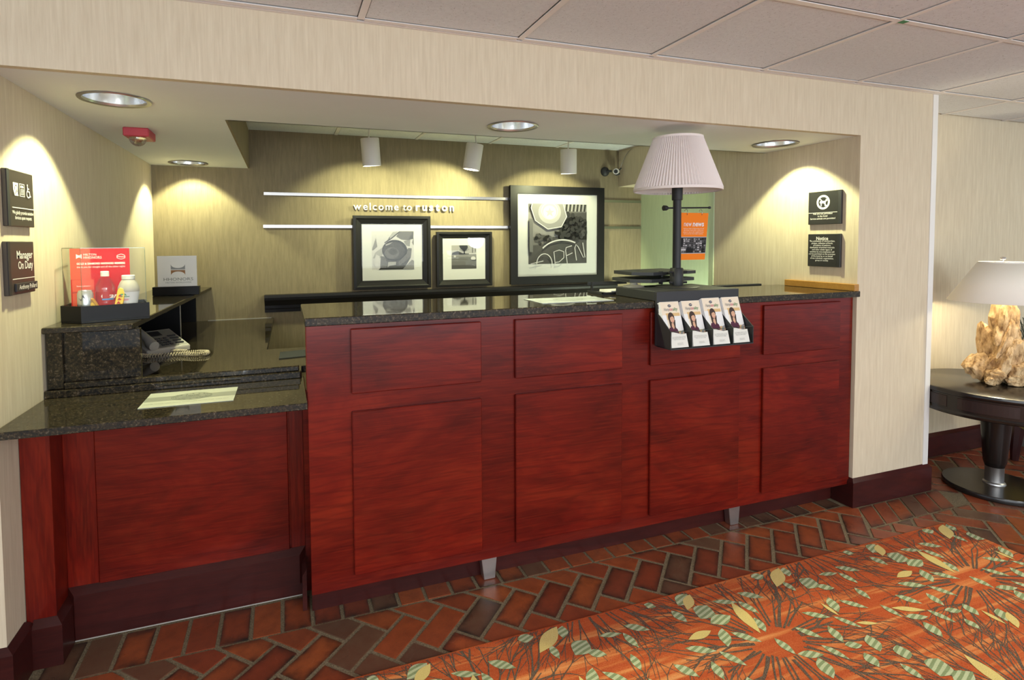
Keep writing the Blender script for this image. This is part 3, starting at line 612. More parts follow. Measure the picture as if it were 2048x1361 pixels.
# ------------------------------------------------------------------ wall signs
def plaque(name, label, o, r, w, h, m_='sign_black', edge='L'):
    pl = Plane(o, r, (0, 0, 1)); c = pl.p(w / 2, 0)
    t = thing(name, label, 'sign', tuple(c), 'black wall plaques')
    bm = B(); prism(bm, rect(0, w, 0, h), .0005, .014, lambda u, v, q: tuple(pl.p(u, v, q)), .0018); obj('plate', bm, m_, t)
    bar = (0, .018) if edge == 'L' else (w - .018, w)
    bm = B(); prism(bm, rect(bar[0], bar[1], 0, h), .014, .0155, lambda u, v, q: tuple(pl.p(u, v, q)), .0006); obj('side_strip', bm, 'black_plastic', t)
    return t, Plane(pl.p(0, 0, .014), r, (0, 0, 1))
RW, LW = (0, -1, 0), (0, 1, 0)
t, pl = plaque('wall_sign', 'black plaque with a crossed dog symbol, pets are not permitted', (XR, .284, 1.490), RW, .197, .180, edge='R')
sh_ = [('white_print', stroke(ell(.092, .120, .034, .034, 29, 0, 2 * PI - .001), .011)), ('white_print', rect(.077, .107, .114, .127)), ('white_print', [(.074, .128), (.070, .118), (.074, .114), (.080, .126)]), ('white_print', rect(.077, .083, .098, .116)), ('white_print', rect(.101, .107, .098, .116)), ('white_print', [(.102, .122), (.109, .138), (.117, .132), (.116, .126), (.108, .122)]), ('white_print', stroke([(.068, .144), (.116, .096)], .005)), ('white_print', rect(.004, .176, .0625, .0650))]
flat(pl, 'pet_symbol', t, sh_, .0006, .00008)
text(pl, 'Pets are not permitted\nin the hotel\nService animals are permitted', .0135, .09, .0445, 'white_print', t, bold=.01, width=.150)
t, pl = plaque('wall_sign', 'black notice plaque full of small text about solicitation', (XR, .282, 1.258), RW, .195, .179, edge='R')
text(pl, 'Notice', .026, .088, .146, 'white_print', t, bold=.02)
text(pl, 'The solicitation of memberships,\npledges, collection of funds,\ncirculation of petitions,\ndistribution of printed materials\nand other similar types of\nactivities by non-employees will\nnot be permitted on the premises\nof the hotel by or on behalf\nof any individual, organization,\ngroup or society', .0118, .088, .087, 'white_print', t, bold=.01, width=.158)
t, pl = plaque('wall_sign', 'dark plaque with ear, telephone and wheelchair symbols', (XL, .096, 1.464), LW, .199, .182, 'sign_brown')
sh_ = [('white_print', rect(.045, .082, .100, .142)), ('sign_brown', [(.045, .118), (.055, .10), (.045, .10)]), ('sign_brown', stroke(ell(.066, .122, .010, .012, 12, -1.2, 3.6), .003)), ('sign_brown', stroke([(.058, .104), (.070, .12)], .003)), ('sign_brown', [(.082, .142), (.082, .108), (.078, .1)]),
       ('white_print', rect(.090, .128, .100, .142)), ('sign_brown', rect(.092, .126, .102, .140)), ('white_print', [(.095, .128), (.099, .136), (.118, .136), (.123, .128), (.116, .131), (.112, .128), (.106, .128), (.102, .131)])]
for r_ in range(4):
    for c_ in range(5): sh_.append(('white_print', rect(.096 + c_ * .0055, .0995 + c_ * .0055, .106 + r_ * .005, .109 + r_ * .005)))
sh_ += [('white_print', ell(.146, .141, .0035, .0035, 10)), ('white_print', stroke([(.146, .137), (.147, .120), (.160, .120), (.165, .103), (.171, .105)], .005)), ('white_print', stroke([(.147, .129), (.158, .129)], .004)), ('white_print', stroke(ell(.151, .112, .0125, .0125, 14, 2.0, 5.9), .004)), ('white_print', rect(.026, .199, .0595, .0620))]
flat(pl, 'access_symbols', t, sh_, .0006, .00008)
text(pl, 'We gladly provide assistive\ndevices upon request', .0165, .112, .037, 'white_print', t, bold=.008, width=.160)
t, pl = plaque('wall_sign', 'dark Manager On Duty plaque with a sliding name strip', (XL, .082, 1.243), LW, .197, .172, 'sign_brown')
text(pl, 'Manager', .037, .183, .116, 'white_print', t, align='RIGHT', bold=.012, width=.120); text(pl, 'On Duty', .037, .183, .082, 'white_print', t, align='RIGHT', bold=.012, width=.112)
flat(pl, 'rule_line', t, [('white_print', rect(.028, .197, .0495, .0520))], .0006)
bm = B(); prism(bm, rect(.040, .201, .010, .036), .0002, .006, lambda u, v, q: tuple(pl.p(u, v, q)), .001); np_ = obj('name_strip', bm, 'black_plastic', t)
text(Plane(pl.p(0, 0, .006), LW, (0, 0, 1)), 'Anthony Pollard', .021, .125, .0165, 'white_print', np_, bold=.008, width=.135)

# ------------------------------------------------------------------ snack case on the shelf
TP = [(-.918, .478), (-.835, .419), (-.625, .502), (-.668, .655), (-.925, .62)]
case = thing('snack_display_case', 'black tray with clear acrylic walls displaying drinks and snacks', 'display case', (-.78, .53, ZSH))
def inset(poly, d):
    k = len(poly); out = []
    for i in range(k):
        p, c_, q = (Vector(poly[(i + a) % k]) for a in (-1, 0, 1)); e1 = (c_ - p).normalized(); e2 = (q - c_).normalized(); n1 = Vector((-e1.y, e1.x)); n2 = Vector((-e2.y, e2.x)); bis = (n1 + n2).normalized()
        out.append(tuple(c_ + bis * d / max(.2, bis.dot(n1))))
    return out
TI = inset(TP, .008)
bm = B(); prism(bm, TP, ZSH + .0005, ZSH + .008, None, .001); obj('tray_floor', bm, 'black_laminate', case)
for i in range(5):
    j = (i + 1) % 5
    bm = B(); prism(bm, [TP[i], TP[j], TI[j], TI[i]], ZSH + .008, ZSH + .066); obj('tray_wall', bm, 'black_laminate', case)
A1, A2 = inset(TP, .010), inset(TP, .0125)
for i in (0, 1, 2, 4):
    j = (i + 1) % 5
    bm = B(); prism(bm, [A1[i], A1[j], A2[j], A2[i]], ZSH + .010, 1.389); obj('acrylic_wall', bm, 'acrylic', case)
    bm = B(); prism(bm, [A1[i], A1[j], A2[j], A2[i]], 1.389, 1.3915); obj('acrylic_rim', bm, 'acrylic_edge', case)
    bm = B(); tube(bm, [(*A1[i], ZSH + .02), (*A1[i], 1.389)], .0012, 5); obj('acrylic_corner', bm, 'acrylic_edge', case)
# red card standing at the back of the tray
pr = Plane((-.905, .555, ZSH + .012), (.185, .048, 0), (0, 0, 1)); CW, CH = .199, .272
cd = thing('member_card', 'red card for hotel loyalty members standing inside the acrylic case', 'sign', tuple(pr.p(.1, 0)))
bm = B(); prism(bm, rect(0, CW, 0, CH), -.003, 0, lambda u, v, q: tuple(pr.p(u, v, q))); obj('card', bm, 'card_red', cd)
bow = [(0, 0), (.45, .28), (.55, .28), (1, 0), (1, 1), (.55, .72), (.45, .72), (0, 1)]
sh_ = [('card_orange_red', rect(.004, .075, .0, .148)), ('card_shadow', [(.004, .100), (.045, .104), (.052, .100), (.058, .105), (.075, .107), (.075, .100), (.058, .098), (.052, .094), (.045, .098), (.004, .094)]), ('card_orange_red', rect(0, .066, .149, CH)),
       ('white_print', [(.020 + u * .018, .232 + v * .018) for u, v in bow]), ('white_print', [(.155, .243), (.170, .250), (.184, .243), (.184, .232), (.170, .226), (.155, .232)]), ('card_red', [(.157, .242), (.170, .248), (.182, .242), (.182, .233), (.170, .228), (.157, .233)])]
flat(pr, 'badge', cd, sh_[4:], .0011, .00015); flat(pr, 'bow_emblem', cd, sh_[3:4], .0011); sh_ = sh_[:3]
flat(pr, 'pane_reflection_print', cd, sh_, .0006, .00015)  # orange over the card's left side carries the acrylic pane's reflection as colour
text(pr, 'HILTON', .012, .043, .244, 'white_print', cd, align='LEFT', w=.002); text(pr, 'HHONORS', .015, .043, .231, 'white_print', cd, align='LEFT', w=.002, width=.060)
text(pr, 'Hampton', .0072, .170, .2355, 'white_print', cd, w=.002, bold=.02); text(pr, 'GOLD & DIAMOND HHONORS MEMBERS', .011, .021, .208, 'white_print', cd, align='LEFT', w=.002, bold=.03, width=.162)
text(pr, 'thank you for tonight and all the other nights', .0105, .021, .195, 'white_print', cd, align='LEFT', w=.002, width=.162)
text(pr, 'Sweet dreams', .008, .018, .120, 'white_print', cd, align='LEFT', w=.002)
zb = ZSH + .0085
def lathe_thing(name, label, cat, c, parts):
    t = thing(name, label, cat, (*c, zb))
    for pn, prof, mt in parts: bm = B(); lathe(bm, prof, 28, (*c, zb), True, True); obj(pn, bm, mt, t, True)
    return t
cc = (-.836, .478); t = lathe_thing('drink_can', 'slim silver soda can with dark lettering in the snack case', 'can', cc, [('body', [(.020, 0), (.0265, .008), (.0265, .102), (.022, .112)], 'can_silver'), ('lid', [(.022, .112), (.0215, .115), (.019, .1155), (.0185, .1125)], 'can_silver')])
def wrap(c, r, z, pts, n=1):   # a print wrapped round a cylinder facing the viewer: pts in (angle, height)
    return [(c[0] + r * math.sin(a + .31), c[1] - r * math.cos(a + .31), z + h) for a, h in pts]
def band(name, par, c, r, z0, z1, a0, a1, mt, n=14):
    bm = B(); lo = [bm.verts.new((c[0] + r * math.sin(a0 + (a1 - a0) * i / n), c[1] - r * math.cos(a0 + (a1 - a0) * i / n), zb + z0)) for i in range(n + 1)]; hi = [bm.verts.new((v.co.x, v.co.y, zb + z1)) for v in lo]
    for i in range(n): bm.faces.new((lo[i], lo[i + 1], hi[i + 1], hi[i]))
    return link(name, done(bm, name, True, False), mt, par)
bm = B()
for pts in ([(-.9, .085), (-.3, .098), (.4, .094), (.9, .078), (.5, .072), (.0, .080), (-.6, .075)], [(.1, .075), (.7, .075), (-.1, .045), (-.8, .022), (-.9, .040), (-.2, .058)], [(-.8, .024), (.0, .040), (.8, .030), (.7, .016), (.0, .024), (-.5, .014)]):
    bm.faces.new([bm.verts.new(p) for p in wrap(cc, .0269, zb, pts)])
link('swoosh_print', done(bm, 'swoosh_print', False), 'print_navy', t)
cb = (-.778, .512); t = lathe_thing('water_bottle', 'clear plastic water bottle with a red label in the snack case', 'bottle', cb, [('body', [(.026, 0), (.031, .006), (.029, .02), (.0315, .035), (.029, .05), (.0325, .066), (.0325, .108), (.034, .116), (.033, .126), (.024, .150), (.0135, .163), (.0135, .168)], 'bottle_plastic'), ('cap', [(.0145, .166), (.0145, .184), (.012, .186)], 'cap_white')])
band('label', t, cb, .0329, .068, .106, -1.5, 1.9, 'label_red'); band('label_side', t, cb, .0330, .068, .106, -1.62, -1.1, 'paper_cream'); band('label_wave', t, cb, .0331, .074, .080, -.1, 1.2, 'label_blue')
text(Plane((cb[0] - .007, cb[1] - .0335, zb), (.95, .30, 0), (0, 0, 1)), 'Ozarka', .026, -.002, .082, 'white_print', t, align='LEFT', shear=.25, bold=.012)
cj = (-.702, .530); t = lathe_thing('juice_bottle', 'squat milky juice bottle with a white label in the snack case', 'bottle', cj, [('body', [(.026, 0), (.033, .006), (.033, .030), (.029, .055), (.034, .085), (.038, .105), (.037, .120), (.029, .140), (.022, .150), (.020, .154)], 'juice'), ('cap', [(.0235, .152), (.0235, .166), (.021, .168)], 'cap_white')])
bm = B(); lathe(bm, [(.0336, .012), (.0336, .030), (.0296, .055), (.0346, .085), (.0384, .102)], 28, (*cj, zb), False, False); obj('label', bm, 'paper_white', t, True)
flat(Plane((cj[0] - .010, cj[1] - .0375, zb), (.97, .25, 0), (0, 0, 1)), 'label_print', t, [('green_print', rect(-.010, .020, .088, .096)), ('paper_white', rect(-.007, .006, .090, .091)), ('green_print', rect(-.010, .020, .083, .0855)), ('pink', rect(-.008, .016, .069, .0705)), ('pink', rect(-.008, .017, .073, .0745)), ('label_red', ell(.005, .047, .012, .010, 14)), ('pink', ell(.001, .051, .004, .004, 8))], .0006)
t = thing('candy_bar', 'yellow wrapped candy bar leaning on the juice bottle', 'snack', (-.745, .462, zb))
bm = B(); prism(bm, [(-.013, 0), (.013, 0), (.015, .05), (.014, .11), (.009, .122), (-.009, .122), (-.014, .11), (-.012, .05)], 0, .012, None, .003)
mm = Matrix.Translation((-.741, .480, zb)) @ Matrix.Rotation(.20, 4, 'Y') @ Matrix.Rotation(PI / 2 - .12, 4, 'X') ; bmesh.ops.transform(bm, matrix=mm @ Matrix.Diagonal((1, 1, -1, 1)) , verts=bm.verts[:]); obj('wrapper', bm, 'candy_yellow', t)
bm = B()
for k in range(5):
    vs = [mm @ Vector(p) for p in ((-.006, .030 + k * .014, .0009), (.006, .032 + k * .014, .0009), (.006, .036 + k * .014, .0009), (-.002, .041 + k * .014, .0009))]
    bm.faces.new([bm.verts.new(v) for v in vs])
link('wrapper_print', done(bm, 'wrapper_print'), 'label_red', t)
t = thing('snack_bag', 'small brown and gold snack bag between the can and the water bottle', 'snack', (-.797, .470, zb))
bm = B(); prism(bm, [(-.020, 0), (.022, 0), (.018, .045), (-.004, .085), (-.022, .088)], 0, .016, lambda u, v, w: (-.803 + u, .462 + w, zb + v), .005); obj('bag', bm, 'wrapper_gold', t)
flat(Plane((-.803, .4618, zb), (1, 0, 0), (0, 0, 1)), 'bag_print', t, [('candy_yellow', [(-.016, .06), (-.006, .07), (.008, .05), (-.002, .045)]), ('print_navy', stroke(ell(.002, .035, .007, .007, 12, .6, 5.5), .004)), ('print_navy', stroke(ell(.009, .022, .006, .006, 12, .6, 5.5), .004)), ('orange', [(.004, .04), (.016, .035), (.018, .028), (.008, .03)])], .0006)
# ------------------------------------------------------------------ white tabletop sign
ts = thing('tabletop_sign', 'white loyalty club sign slotted in a black base at the back of the shelf', 'sign', (-.71, 1.64, ZSH))
boxes('base', 'black_laminate', [(-.832, -.588, 1.612, 1.672, ZSH + .0005, ZSH + .051)], ts, .002)
boxes('card', 'paper_white', [(-.808, -.601, 1.640, 1.646, ZSH + .046, 1.335)], ts)
pt = Plane((-.808, 1.640, 0), (1, 0, 0), (0, 0, 1))
u0, u1, zz = .070, .145, 1.252
def arcs(z, s, h): return [(u0, z), (u1, z), (u1, z + s * .030)] + [(.1075 + .0365 * math.cos(a), z + s * (.030 - .022 * math.sin(a))) for a in [i * PI / 10 for i in range(1, 10)]] + [(u0, z + s * .030)]
flat(pt, 'emblem', ts, [('logo_grey', arcs(zz + .003, 1, .03)), ('bronze', arcs(zz - .001, -1, .03))], .0006)
text(pt, 'HHONORS', .025, .108, 1.189, 'ink', ts, width=.155); text(pt, 'HILTON WORLDWIDE', .0115, .108, 1.174, 'logo_grey', ts, width=.135)
# ------------------------------------------------------------------ telephone
ph = thing('desk_telephone', 'beige desk telephone with coiled cord under the raised shelf', 'telephone', (-.72, 1.12, ZD))
pm = Matrix.Translation((-.712, 1.09, ZD + .0008)) @ Matrix.Rotation(math.radians(37), 4, 'Z')
def ph_obj(name, bm, mt, par, sm=False): bmesh.ops.transform(bm, matrix=pm, verts=bm.verts[:]); return obj(name, bm, mt, par, sm)
bm = B(); prism(bm, [(-.10, 0), (.10, 0), (.10, .095), (-.10, .028)], -.10, .11, lambda u, v, w: (w, u, v), .005); ph_obj('body', bm, 'phone_beige', ph)
tilt = lambda u, v: (v, u, .0495 + (-.19) * u + .0012)
def pl_quad(bm, u0, u1, v0, v1, dz=.0): bm.faces.new([bm.verts.new((v, u, .0615 + .335 * u + .0012 + dz)) for u, v in ((u0, v0), (u1, v0), (u1, v1), (u0, v1))])
bm = B(); pl_quad(bm, -.088, .088, -.035, .102); ph_obj('face_panel', bm, 'phone_panel', ph)
bm = B()
for r_ in range(4):
    for c_ in range(3): box(bm, -.015 + c_ * .020, -.002 + c_ * .020, -.075 + r_ * .022, -.060 + r_ * .022, .058 + .335 * (-.068 + r_ * .022), .067 + .335 * (-.068 + r_ * .022))
ph_obj('keypad', bm, 'phone_dark', ph)
bm = B()
for r_ in range(4): box(bm, .055, .092, -.07 + r_ * .026, -.056 + r_ * .026, .058 + .335 * (-.063 + r_ * .026), .067 + .335 * (-.063 + r_ * .026))
ph_obj('line_keys', bm, 'phone_dark', ph)
bm = B(); pl_quad(bm, .03, .08, -.02, .04, .001); ph_obj('display', bm, 'phone_dark', ph)
bm = B()
for a, b, z0, z1, hw in ((-.11, -.06, .052, .092, .026), (.06, .11, .030, .070, .026)):
    pass
tube(bm, [(-.070, .105, .112), (-.070, .075, .106), (-.070, .045, .106), (-.070, 0, .094), (-.070, -.045, .076), (-.070, -.08, .056), (-.070, -.108, .048)], [.024, .025, .019, .017, .019, .025, .023], 14)
ph_obj('handset', bm, 'phone_beige', ph, True)
bm = B(); path = [Vector(p) for p in ((-.775, .985, ZD), (-.73, .925, ZD), (-.66, .915, ZD), (-.585, .920, ZD), (-.52, .885, ZD), (-.474, .885, ZD), (-.470, .925, ZD), (-.51, .950, ZD), (-.56, .945, ZD), (-.61, .985, ZD), (-.640, 1.02, ZD))]
pts = []; N = 420
def cr_pt(t):
    k = min(int(t), len(path) - 2); f = t - k; p0, p1, p2, p3 = path[max(k - 1, 0)], path[k], path[k + 1], path[min(k + 2, len(path) - 1)]
    return .5 * ((2 * p1) + (p2 - p0) * f + (2 * p0 - 5 * p1 + 4 * p2 - p3) * f * f + (3 * p1 - p0 - 3 * p2 + p3) * f ** 3)
for i in range(N):
    t_ = i / (N - 1) * (len(path) - 1); p = cr_pt(t_); q = cr_pt(min(t_ + .02, len(path) - 1.0001)); d = (q - p); d = d.normalized() if d.length > 1e-6 else Vector((1, 0, 0)); sd = d.cross(Vector((0, 0, 1))); a = i / N * 2 * PI * 62
    lift = .011 if 8 > t_ or t_ > 9.2 else .016
    pts.append(p + sd * (.008 * math.cos(a)) + Vector((0, 0, .0115 + .008 * math.sin(a) + (lift - .011))))
tube(bm, pts, .0026, 5); obj('coiled_cord', bm, 'cord_cream', ph, True)
# small items on the desk and counters
bm = B(); prism(bm, [(-.142, .672), (-.022, .690), (-.018, .850), (-.138, .832)], ZD + .0003, ZD + .005, None, .001); tag(obj('mouse_pad', bm, 'charcoal', None, False, (-.08, .76, ZD)), 'dark grey mouse pad on the granite desk by the tall counter', 'mouse pad')
pm_ = Plane((-.588, .088, ZL + .0022), (.299, -.004, 0), (.001, .199, 0))
cm = thing('counter_mat', 'cream counter mat with a grey stripe and oval emblem on the low worktop', 'mat', (-.44, .19, ZL))
bm = B(); prism(bm, rect(0, .298, 0, .199), -.0018, 0, lambda u, v, w: tuple(pm_.p(u, v, w)), .0004); obj('sheet', bm, 'mat_cream', cm)
flat(pm_, 'stripe', cm, [('mat_grey', rect(.001, .297, .075, .135))], .0003)
el = [('ink', stroke(ell(.150, .108, .066, .048, 33, 0, 2 * PI - .001), .0022)), ('ink', stroke(ell(.150, .108, .061, .043, 33, 0, 2 * PI - .001), .0014)), ('ink', stroke(ell(.150, .108, .046, .030, 33, 0, 2 * PI - .001), .0010))]
for k in range(16): a = k / 16 * 2 * PI; el.append(('ink', ell(.150 + .053 * math.cos(a), .108 + .036 * math.sin(a), .004, .0028, 6)))
flat(pm_, 'oval_emblem', cm, el, .0006, .00004)
text(pm_, '100%', .026, .150, .110, 'ink', cm, w=.0008, width=.045); text(pm_, 'satisfaction\nguaranteed', .014, .150, .096, 'ink', cm, w=.0008)
text(pm_, 'friendly service, clean rooms, comfortable surroundings, every time.', .010, .010, .036, 'ink', cm, align='LEFT', w=.0006, width=.27)
pm2 = Plane((.925, .085, ZT + .0022), (1, 0, 0), (0, 1, 0))
cm = thing('counter_mat', 'pale blue counter mat lying on the tall granite counter', 'mat', (1.1, .19, ZT))
bm = B(); prism(bm, rect(0, .352, 0, .20), -.0018, 0, lambda u, v, w: tuple(pm2.p(u, v, w)), .0004); obj('sheet', bm, 'mat_blue', cm)
flat(pm2, 'stripe', cm, [('mat_mark', rect(.002, .35, .08, .135))], .0003)
flat(pm2, 'oval_emblem', cm, [('logo_grey', stroke(ell(.178, .105, .07, .05, 33, 0, 2 * PI - .001), .003)), ('logo_grey', stroke(ell(.178, .105, .055, .036, 33, 0, 2 * PI - .001), .002))], .0006, .0001)
bm = B(); prism(bm, rect(-.012, .418, ZT + .0005, ZT + .036), XR - .032, XR - .001, lambda u, v, w: (w, u, v), .002)
for v in bm.verts: pass
tag(obj('wooden_strip', bm, 'oak_wood', None, False, (XR - .016, .2, ZT)), 'golden oak strip along the wall at the end of the tall counter', 'wood strip')
# office monitors and trays behind the counter
mo = thing('computer_monitor', 'black monitor top showing behind the tall counter near the oak strip', 'monitor', (2.40, .60, ZD))
bm = B(); prism(bm, rect(2.225, 2.575, .93, 1.146), 0, .030, lambda u, v, w: (u, .508 + w + (1.146 - v) * .25, v), .003); obj('screen', bm, 'black_plastic', mo)
boxes('foot', 'black_plastic', [(2.30, 2.50, .56, .75, 0, ZD + .01)], mo, .004); boxes('neck', 'black_plastic', [(2.38, 2.42, .60, .63, ZD, 1.05)], mo)
lt = thing('letter_tray', 'black letter tray with white papers behind the brochure stand', 'tray', (1.45, .40, ZT))
boxes('tray', 'black_plastic', [(1.365, 1.60, .325, .47, ZT + .0005, ZT + .006), (1.365, 1.60, .325, .331, ZT + .006, ZT + .012), (1.365, 1.372, .325, .47, ZT + .006, ZT + .012), (1.385, 1.392, .455, .47, ZT + .006, ZT + .055), (1.365, 1.60, .464, .47, ZT + .04, ZT + .055)], lt)
for k in range(2): boxes('paper', 'paper_white', [(1.425 + k * .002, 1.585, .34, .45 + k * .001, ZT + .0065 + k * .006, ZT + .0115 + k * .006)], lt)
# ------------------------------------------------------------------ brochure stand with lamp
bx0, bx1 = 1.421, 1.876
st = thing('brochure_stand', 'black brochure stand hooked over the edge of the tall counter', 'brochure stand', (1.65, .1, ZT))
boxes('box', 'black_plastic', [(bx0, bx1, -.015, .292, ZT + .0006, 1.182)], st, .002)
boxes('back_plate', 'black_plastic', [(bx0, bx1, -.028, -.0155, .942, 1.181)], st, .001)
side = [(-.028, 1.128), (-.034, 1.128), (-.040, 1.085), (-.124, 1.018), (-.124, .945), (-.028, .942)]
bm = B(); prism(bm, side, bx0, bx0 + .004, lambda u, v, w: (w, u, v)); obj('side_plate', bm, 'black_plastic', st)
bm = B(); prism(bm, side, bx1 - .010, bx1 - .006, lambda u, v, w: (w, u, v)); obj('side_plate', bm, 'black_plastic', st)
XB = [1.428, 1.541, 1.652, 1.763]; bw = .098
for k in range(3):
    xd = XB[k + 1] - .009
    bm = B(); prism(bm, side, xd, xd + .0025, lambda u, v, w: (w, u, v)); obj('divider', bm, 'black_plastic', st)
boxes('bottom', 'black_plastic', [(bx0, bx1 - .006, -.126, -.028, .941, .9455)], st, .0005)
boxes('front_lip', 'acrylic', [(bx0, bx1 - .006, -.1262, -.1240, .9455, 1.020)], st); boxes('lip_edge', 'acrylic_edge', [(bx0, bx1 - .006, -.1264, -.1238, 1.0175, 1.0205)], st)
for k in range(4):
    x0 = XB[k]; z0 = .948; dz = (0, 0, .008, .008)[k]; up = Vector((0, .062, .190)); y0 = -.100
    lab = ('brochure in the first slot of the stand, beside the large counter panels', 'brochure in the second slot of the black stand', 'brochure in the third slot of the black stand, standing a little higher', 'brochure in the last slot of the stand, on the pet sign side')[k]
    pb = Plane((x0, y0, z0 + dz), (1, 0, 0), up)
    br = thing('brochure', lab, 'brochure', (x0 + .05, y0, z0), 'brochures with a smiling woman')
    bm = B()
    for q in range(5): prism(bm, rect(-.0015 * q, bw - .0015 * q, 0, .199 - .0012 * q), -.0035 * q - .0028, -.0035 * q, lambda u, v, w: tuple(pb.p(u, v, w)))
    obj('leaves', bm, 'paper_white', br)
    hx, hy = .030, .100
    wom = [('hair', ell(hx + .007, hy + .012, .0135, .020, 18)), ('hair', [(hx - .006, hy + .014), (hx - .004, hy - .022), (hx + .006, hy - .026), (hx + .004, hy + .01)]), ('hair', [(hx + .012, hy - .0), (hx + .022, hy + .004), (hx + .018, hy - .026), (hx + .010, hy - .026)]),
           ('skin', [(hx + .004, hy - .008), (hx + .012, hy - .008), (hx + .014, hy - .026), (hx + .002, hy - .026)]), ('skin', ell(hx + .0095, hy + .006, .0085, .0125, 16)), ('hair', [(hx, hy + .012), (hx + .004, hy + .020), (hx + .016, hy + .021), (hx + .018, hy + .014), (hx + .011, hy + .017)]),
           ('plum', [(.014, .060), (.022, .076), (.032, .078), (.044, .077), (.054, .070), (.058, .056), (.060, .040), (.030, .030), (.016, .038)]), ('skin', [(.034, .078), (.044, .078), (.039, .069)]), ('hair', [(.047, .080), (.050, .074), (.044, .068), (.043, .08)]),
           ('skin', [(.036, .034), (.040, .042), (.060, .054), (.068, .052), (.066, .044), (.048, .034)]), ('grey_5', [(.060, .040), (.086, .047), (.090, .066), (.066, .060)]), ('skin', ell(.082, .052, .007, .006, 10)), ('hair', stroke([(hx + .0065, hy + .0085), (hx + .009, hy + .009)], .0010)), ('hair', stroke([(hx + .0125, hy + .009), (hx + .0148, hy + .0085)], .0010)), ('pink', stroke([(hx + .008, hy - .001), (hx + .0105, hy - .0022), (hx + .0135, hy - .0005)], .0014))]
    wom = [(m_, [(min(bw - .001, max(.001, (u - .03) * 1.22 + .036)), (v - .1) * 1.2 + .113) for u, v in p_]) for m_, p_ in wom]
    sh_ = [('paper_cream', rect(.001, bw - .001, .001, .198)), ('tan', rect(.020, .092, .118, .148)), ('paper_white', rect(.054, bw - .001, .05, .134)), ('paper_white', rect(.001, .022, .05, .14)), ('grey_6', rect(.001, bw - .001, .03, .055)), ('tan', rect(.07, bw - .001, .058, .068)),
           ('print_navy', ell(.046, .180, .0085, .0062, 16)), ('paper_white', stroke([(.040, .180), (.052, .180)], .0022)), ('phone_dark', rect(.03, bw - .001, .002, .028))]
    sh_ = sh_[:6] + wom + sh_[6:]
    flat(pb, 'cover', br, sh_, .0004, .00006)
    text(pb, 'Hamp', .021, .013, .158, 'logo_grey', br, align='LEFT', w=.002, shear=.3, width=.028); text(pb, 'ton', .021, .042, .158, 'pink', br, align='LEFT', w=.002, shear=.3, width=.016); text(pb, 'ality', .021, .059, .158, 'green_print', br, align='LEFT', w=.002, shear=.3, width=.026)
    cdw = .078 if k else .074
    pc = Plane((x0 + .002, -.121, .949), (1, 0, 0), (0, .012, .07))
    ic = thing('info_card', ('white printed card in the first slot of the brochure stand', 'white printed card in the second slot of the brochure stand', 'white printed card in the third slot of the brochure stand', 'white printed card in the last slot of the brochure stand')[k], 'card', (x0 + .04, -.12, .949), 'white cards in front of the brochures')
    bm = B()
    for q in range(3): prism(bm, [(-.001 * q, 0), (.088, 0), (.082, .058), (.060, .056), (-.001 * q, .070)], -.0022 * q - .0016, -.0022 * q, lambda u, v, w: tuple(pc.p(u, v, w)))
    obj('leaves', bm, 'paper_white', ic)
    text(pc, 'your feedback helps us make\nevery stay feel like home and\nkeeps our team smiling', .0052, .042, .040, 'logo_grey', ic, w=.0006, width=.068); text(pc, 'thank you for\nstaying with us', .0052, .046, .016, 'logo_grey', ic, w=.0006)
# lamp
lx, ly = 1.668, .15
lp = thing('table_lamp', 'tall black table lamp with a white pleated shade on the brochure stand', 'lamp', (lx, ly, 1.182))
bm = B(); lathe(bm, [(.105, .0006), (.105, .003), (.100, .006), (.034, .0085)], 40, (lx, ly, 1.182)); obj('base', bm, 'black_metal', lp, True)
bm = B(); lathe(bm, [(.030, .006), (.031, .01), (.031, .088), (.028, .092)], 28, (lx, ly, 1.182)); obj('collar', bm, 'black_metal', lp, True)
bm = B(); lathe(bm, [(.0195, 1.26), (.0195, 1.60)], 24, (lx, ly, 0)); obj('pole', bm, 'black_metal', lp, True)
bm = B(); lathe(bm, [(.024, 1.598), (.0255, 1.602), (.0255, 1.660), (.022, 1.664)], 24, (lx, ly, 0)); obj('socket', bm, 'black_metal', lp, True)
for z in (1.205, 1.255): bm = B(); tube(bm, [(lx + .03, ly - .01, z), (lx + .048, ly - .014, z)], .006, 8); tube(bm, [(lx - .03, ly - .01, z), (lx - .046, ly - .006, z)], .005, 8); obj('clamp_knob', bm, 'black_metal', lp, True)
npl = 88
bm = B(); lathe(bm, [(.197, 1.643), (.200, 1.655), (.113, 1.885), (.112, 1.892)], npl * 4, (lx, ly, 0), False, False, lambda i, r: 1 + (.0038 / r) * math.cos(i * PI / 2)); sd = obj('shade', bm, 'shade_white', lp, True)
bm = B(); lathe(bm, [(.199, 1.640), (.2035, 1.641), (.2035, 1.653), (.199, 1.654)], 64, (lx, ly, 0), False, False); obj('shade_hem', bm, 'shade_white', sd, True)
bm = B(); lathe(bm, [(.110, 1.888), (.116, 1.884), (.116, 1.895), (.110, 1.896)], 64, (lx, ly, 0), False, False); obj('shade_top_band', bm, 'shade_white', sd, True)
bm = B(); lathe(bm, [(.195, 1.650), (.109, 1.885)], 64, (lx, ly, 0), False, False); obj('shade_lining', bm, 'shade_white', sd, True)
bm = B()
for a in range(3): tube(bm, [(lx, ly, 1.70), (lx + .112 * math.cos(a * 2.094), ly + .112 * math.sin(a * 2.094), 1.884)], .0016, 5)
obj('shade_frame', bm, 'chrome', lp)
bm = B(); lathe(bm, [(.012, 1.66), (.03, 1.71), (.028, 1.74), (.010, 1.76)], 18, (lx, ly, 0)); obj('bulb', bm, 'cap_white', lp, True)
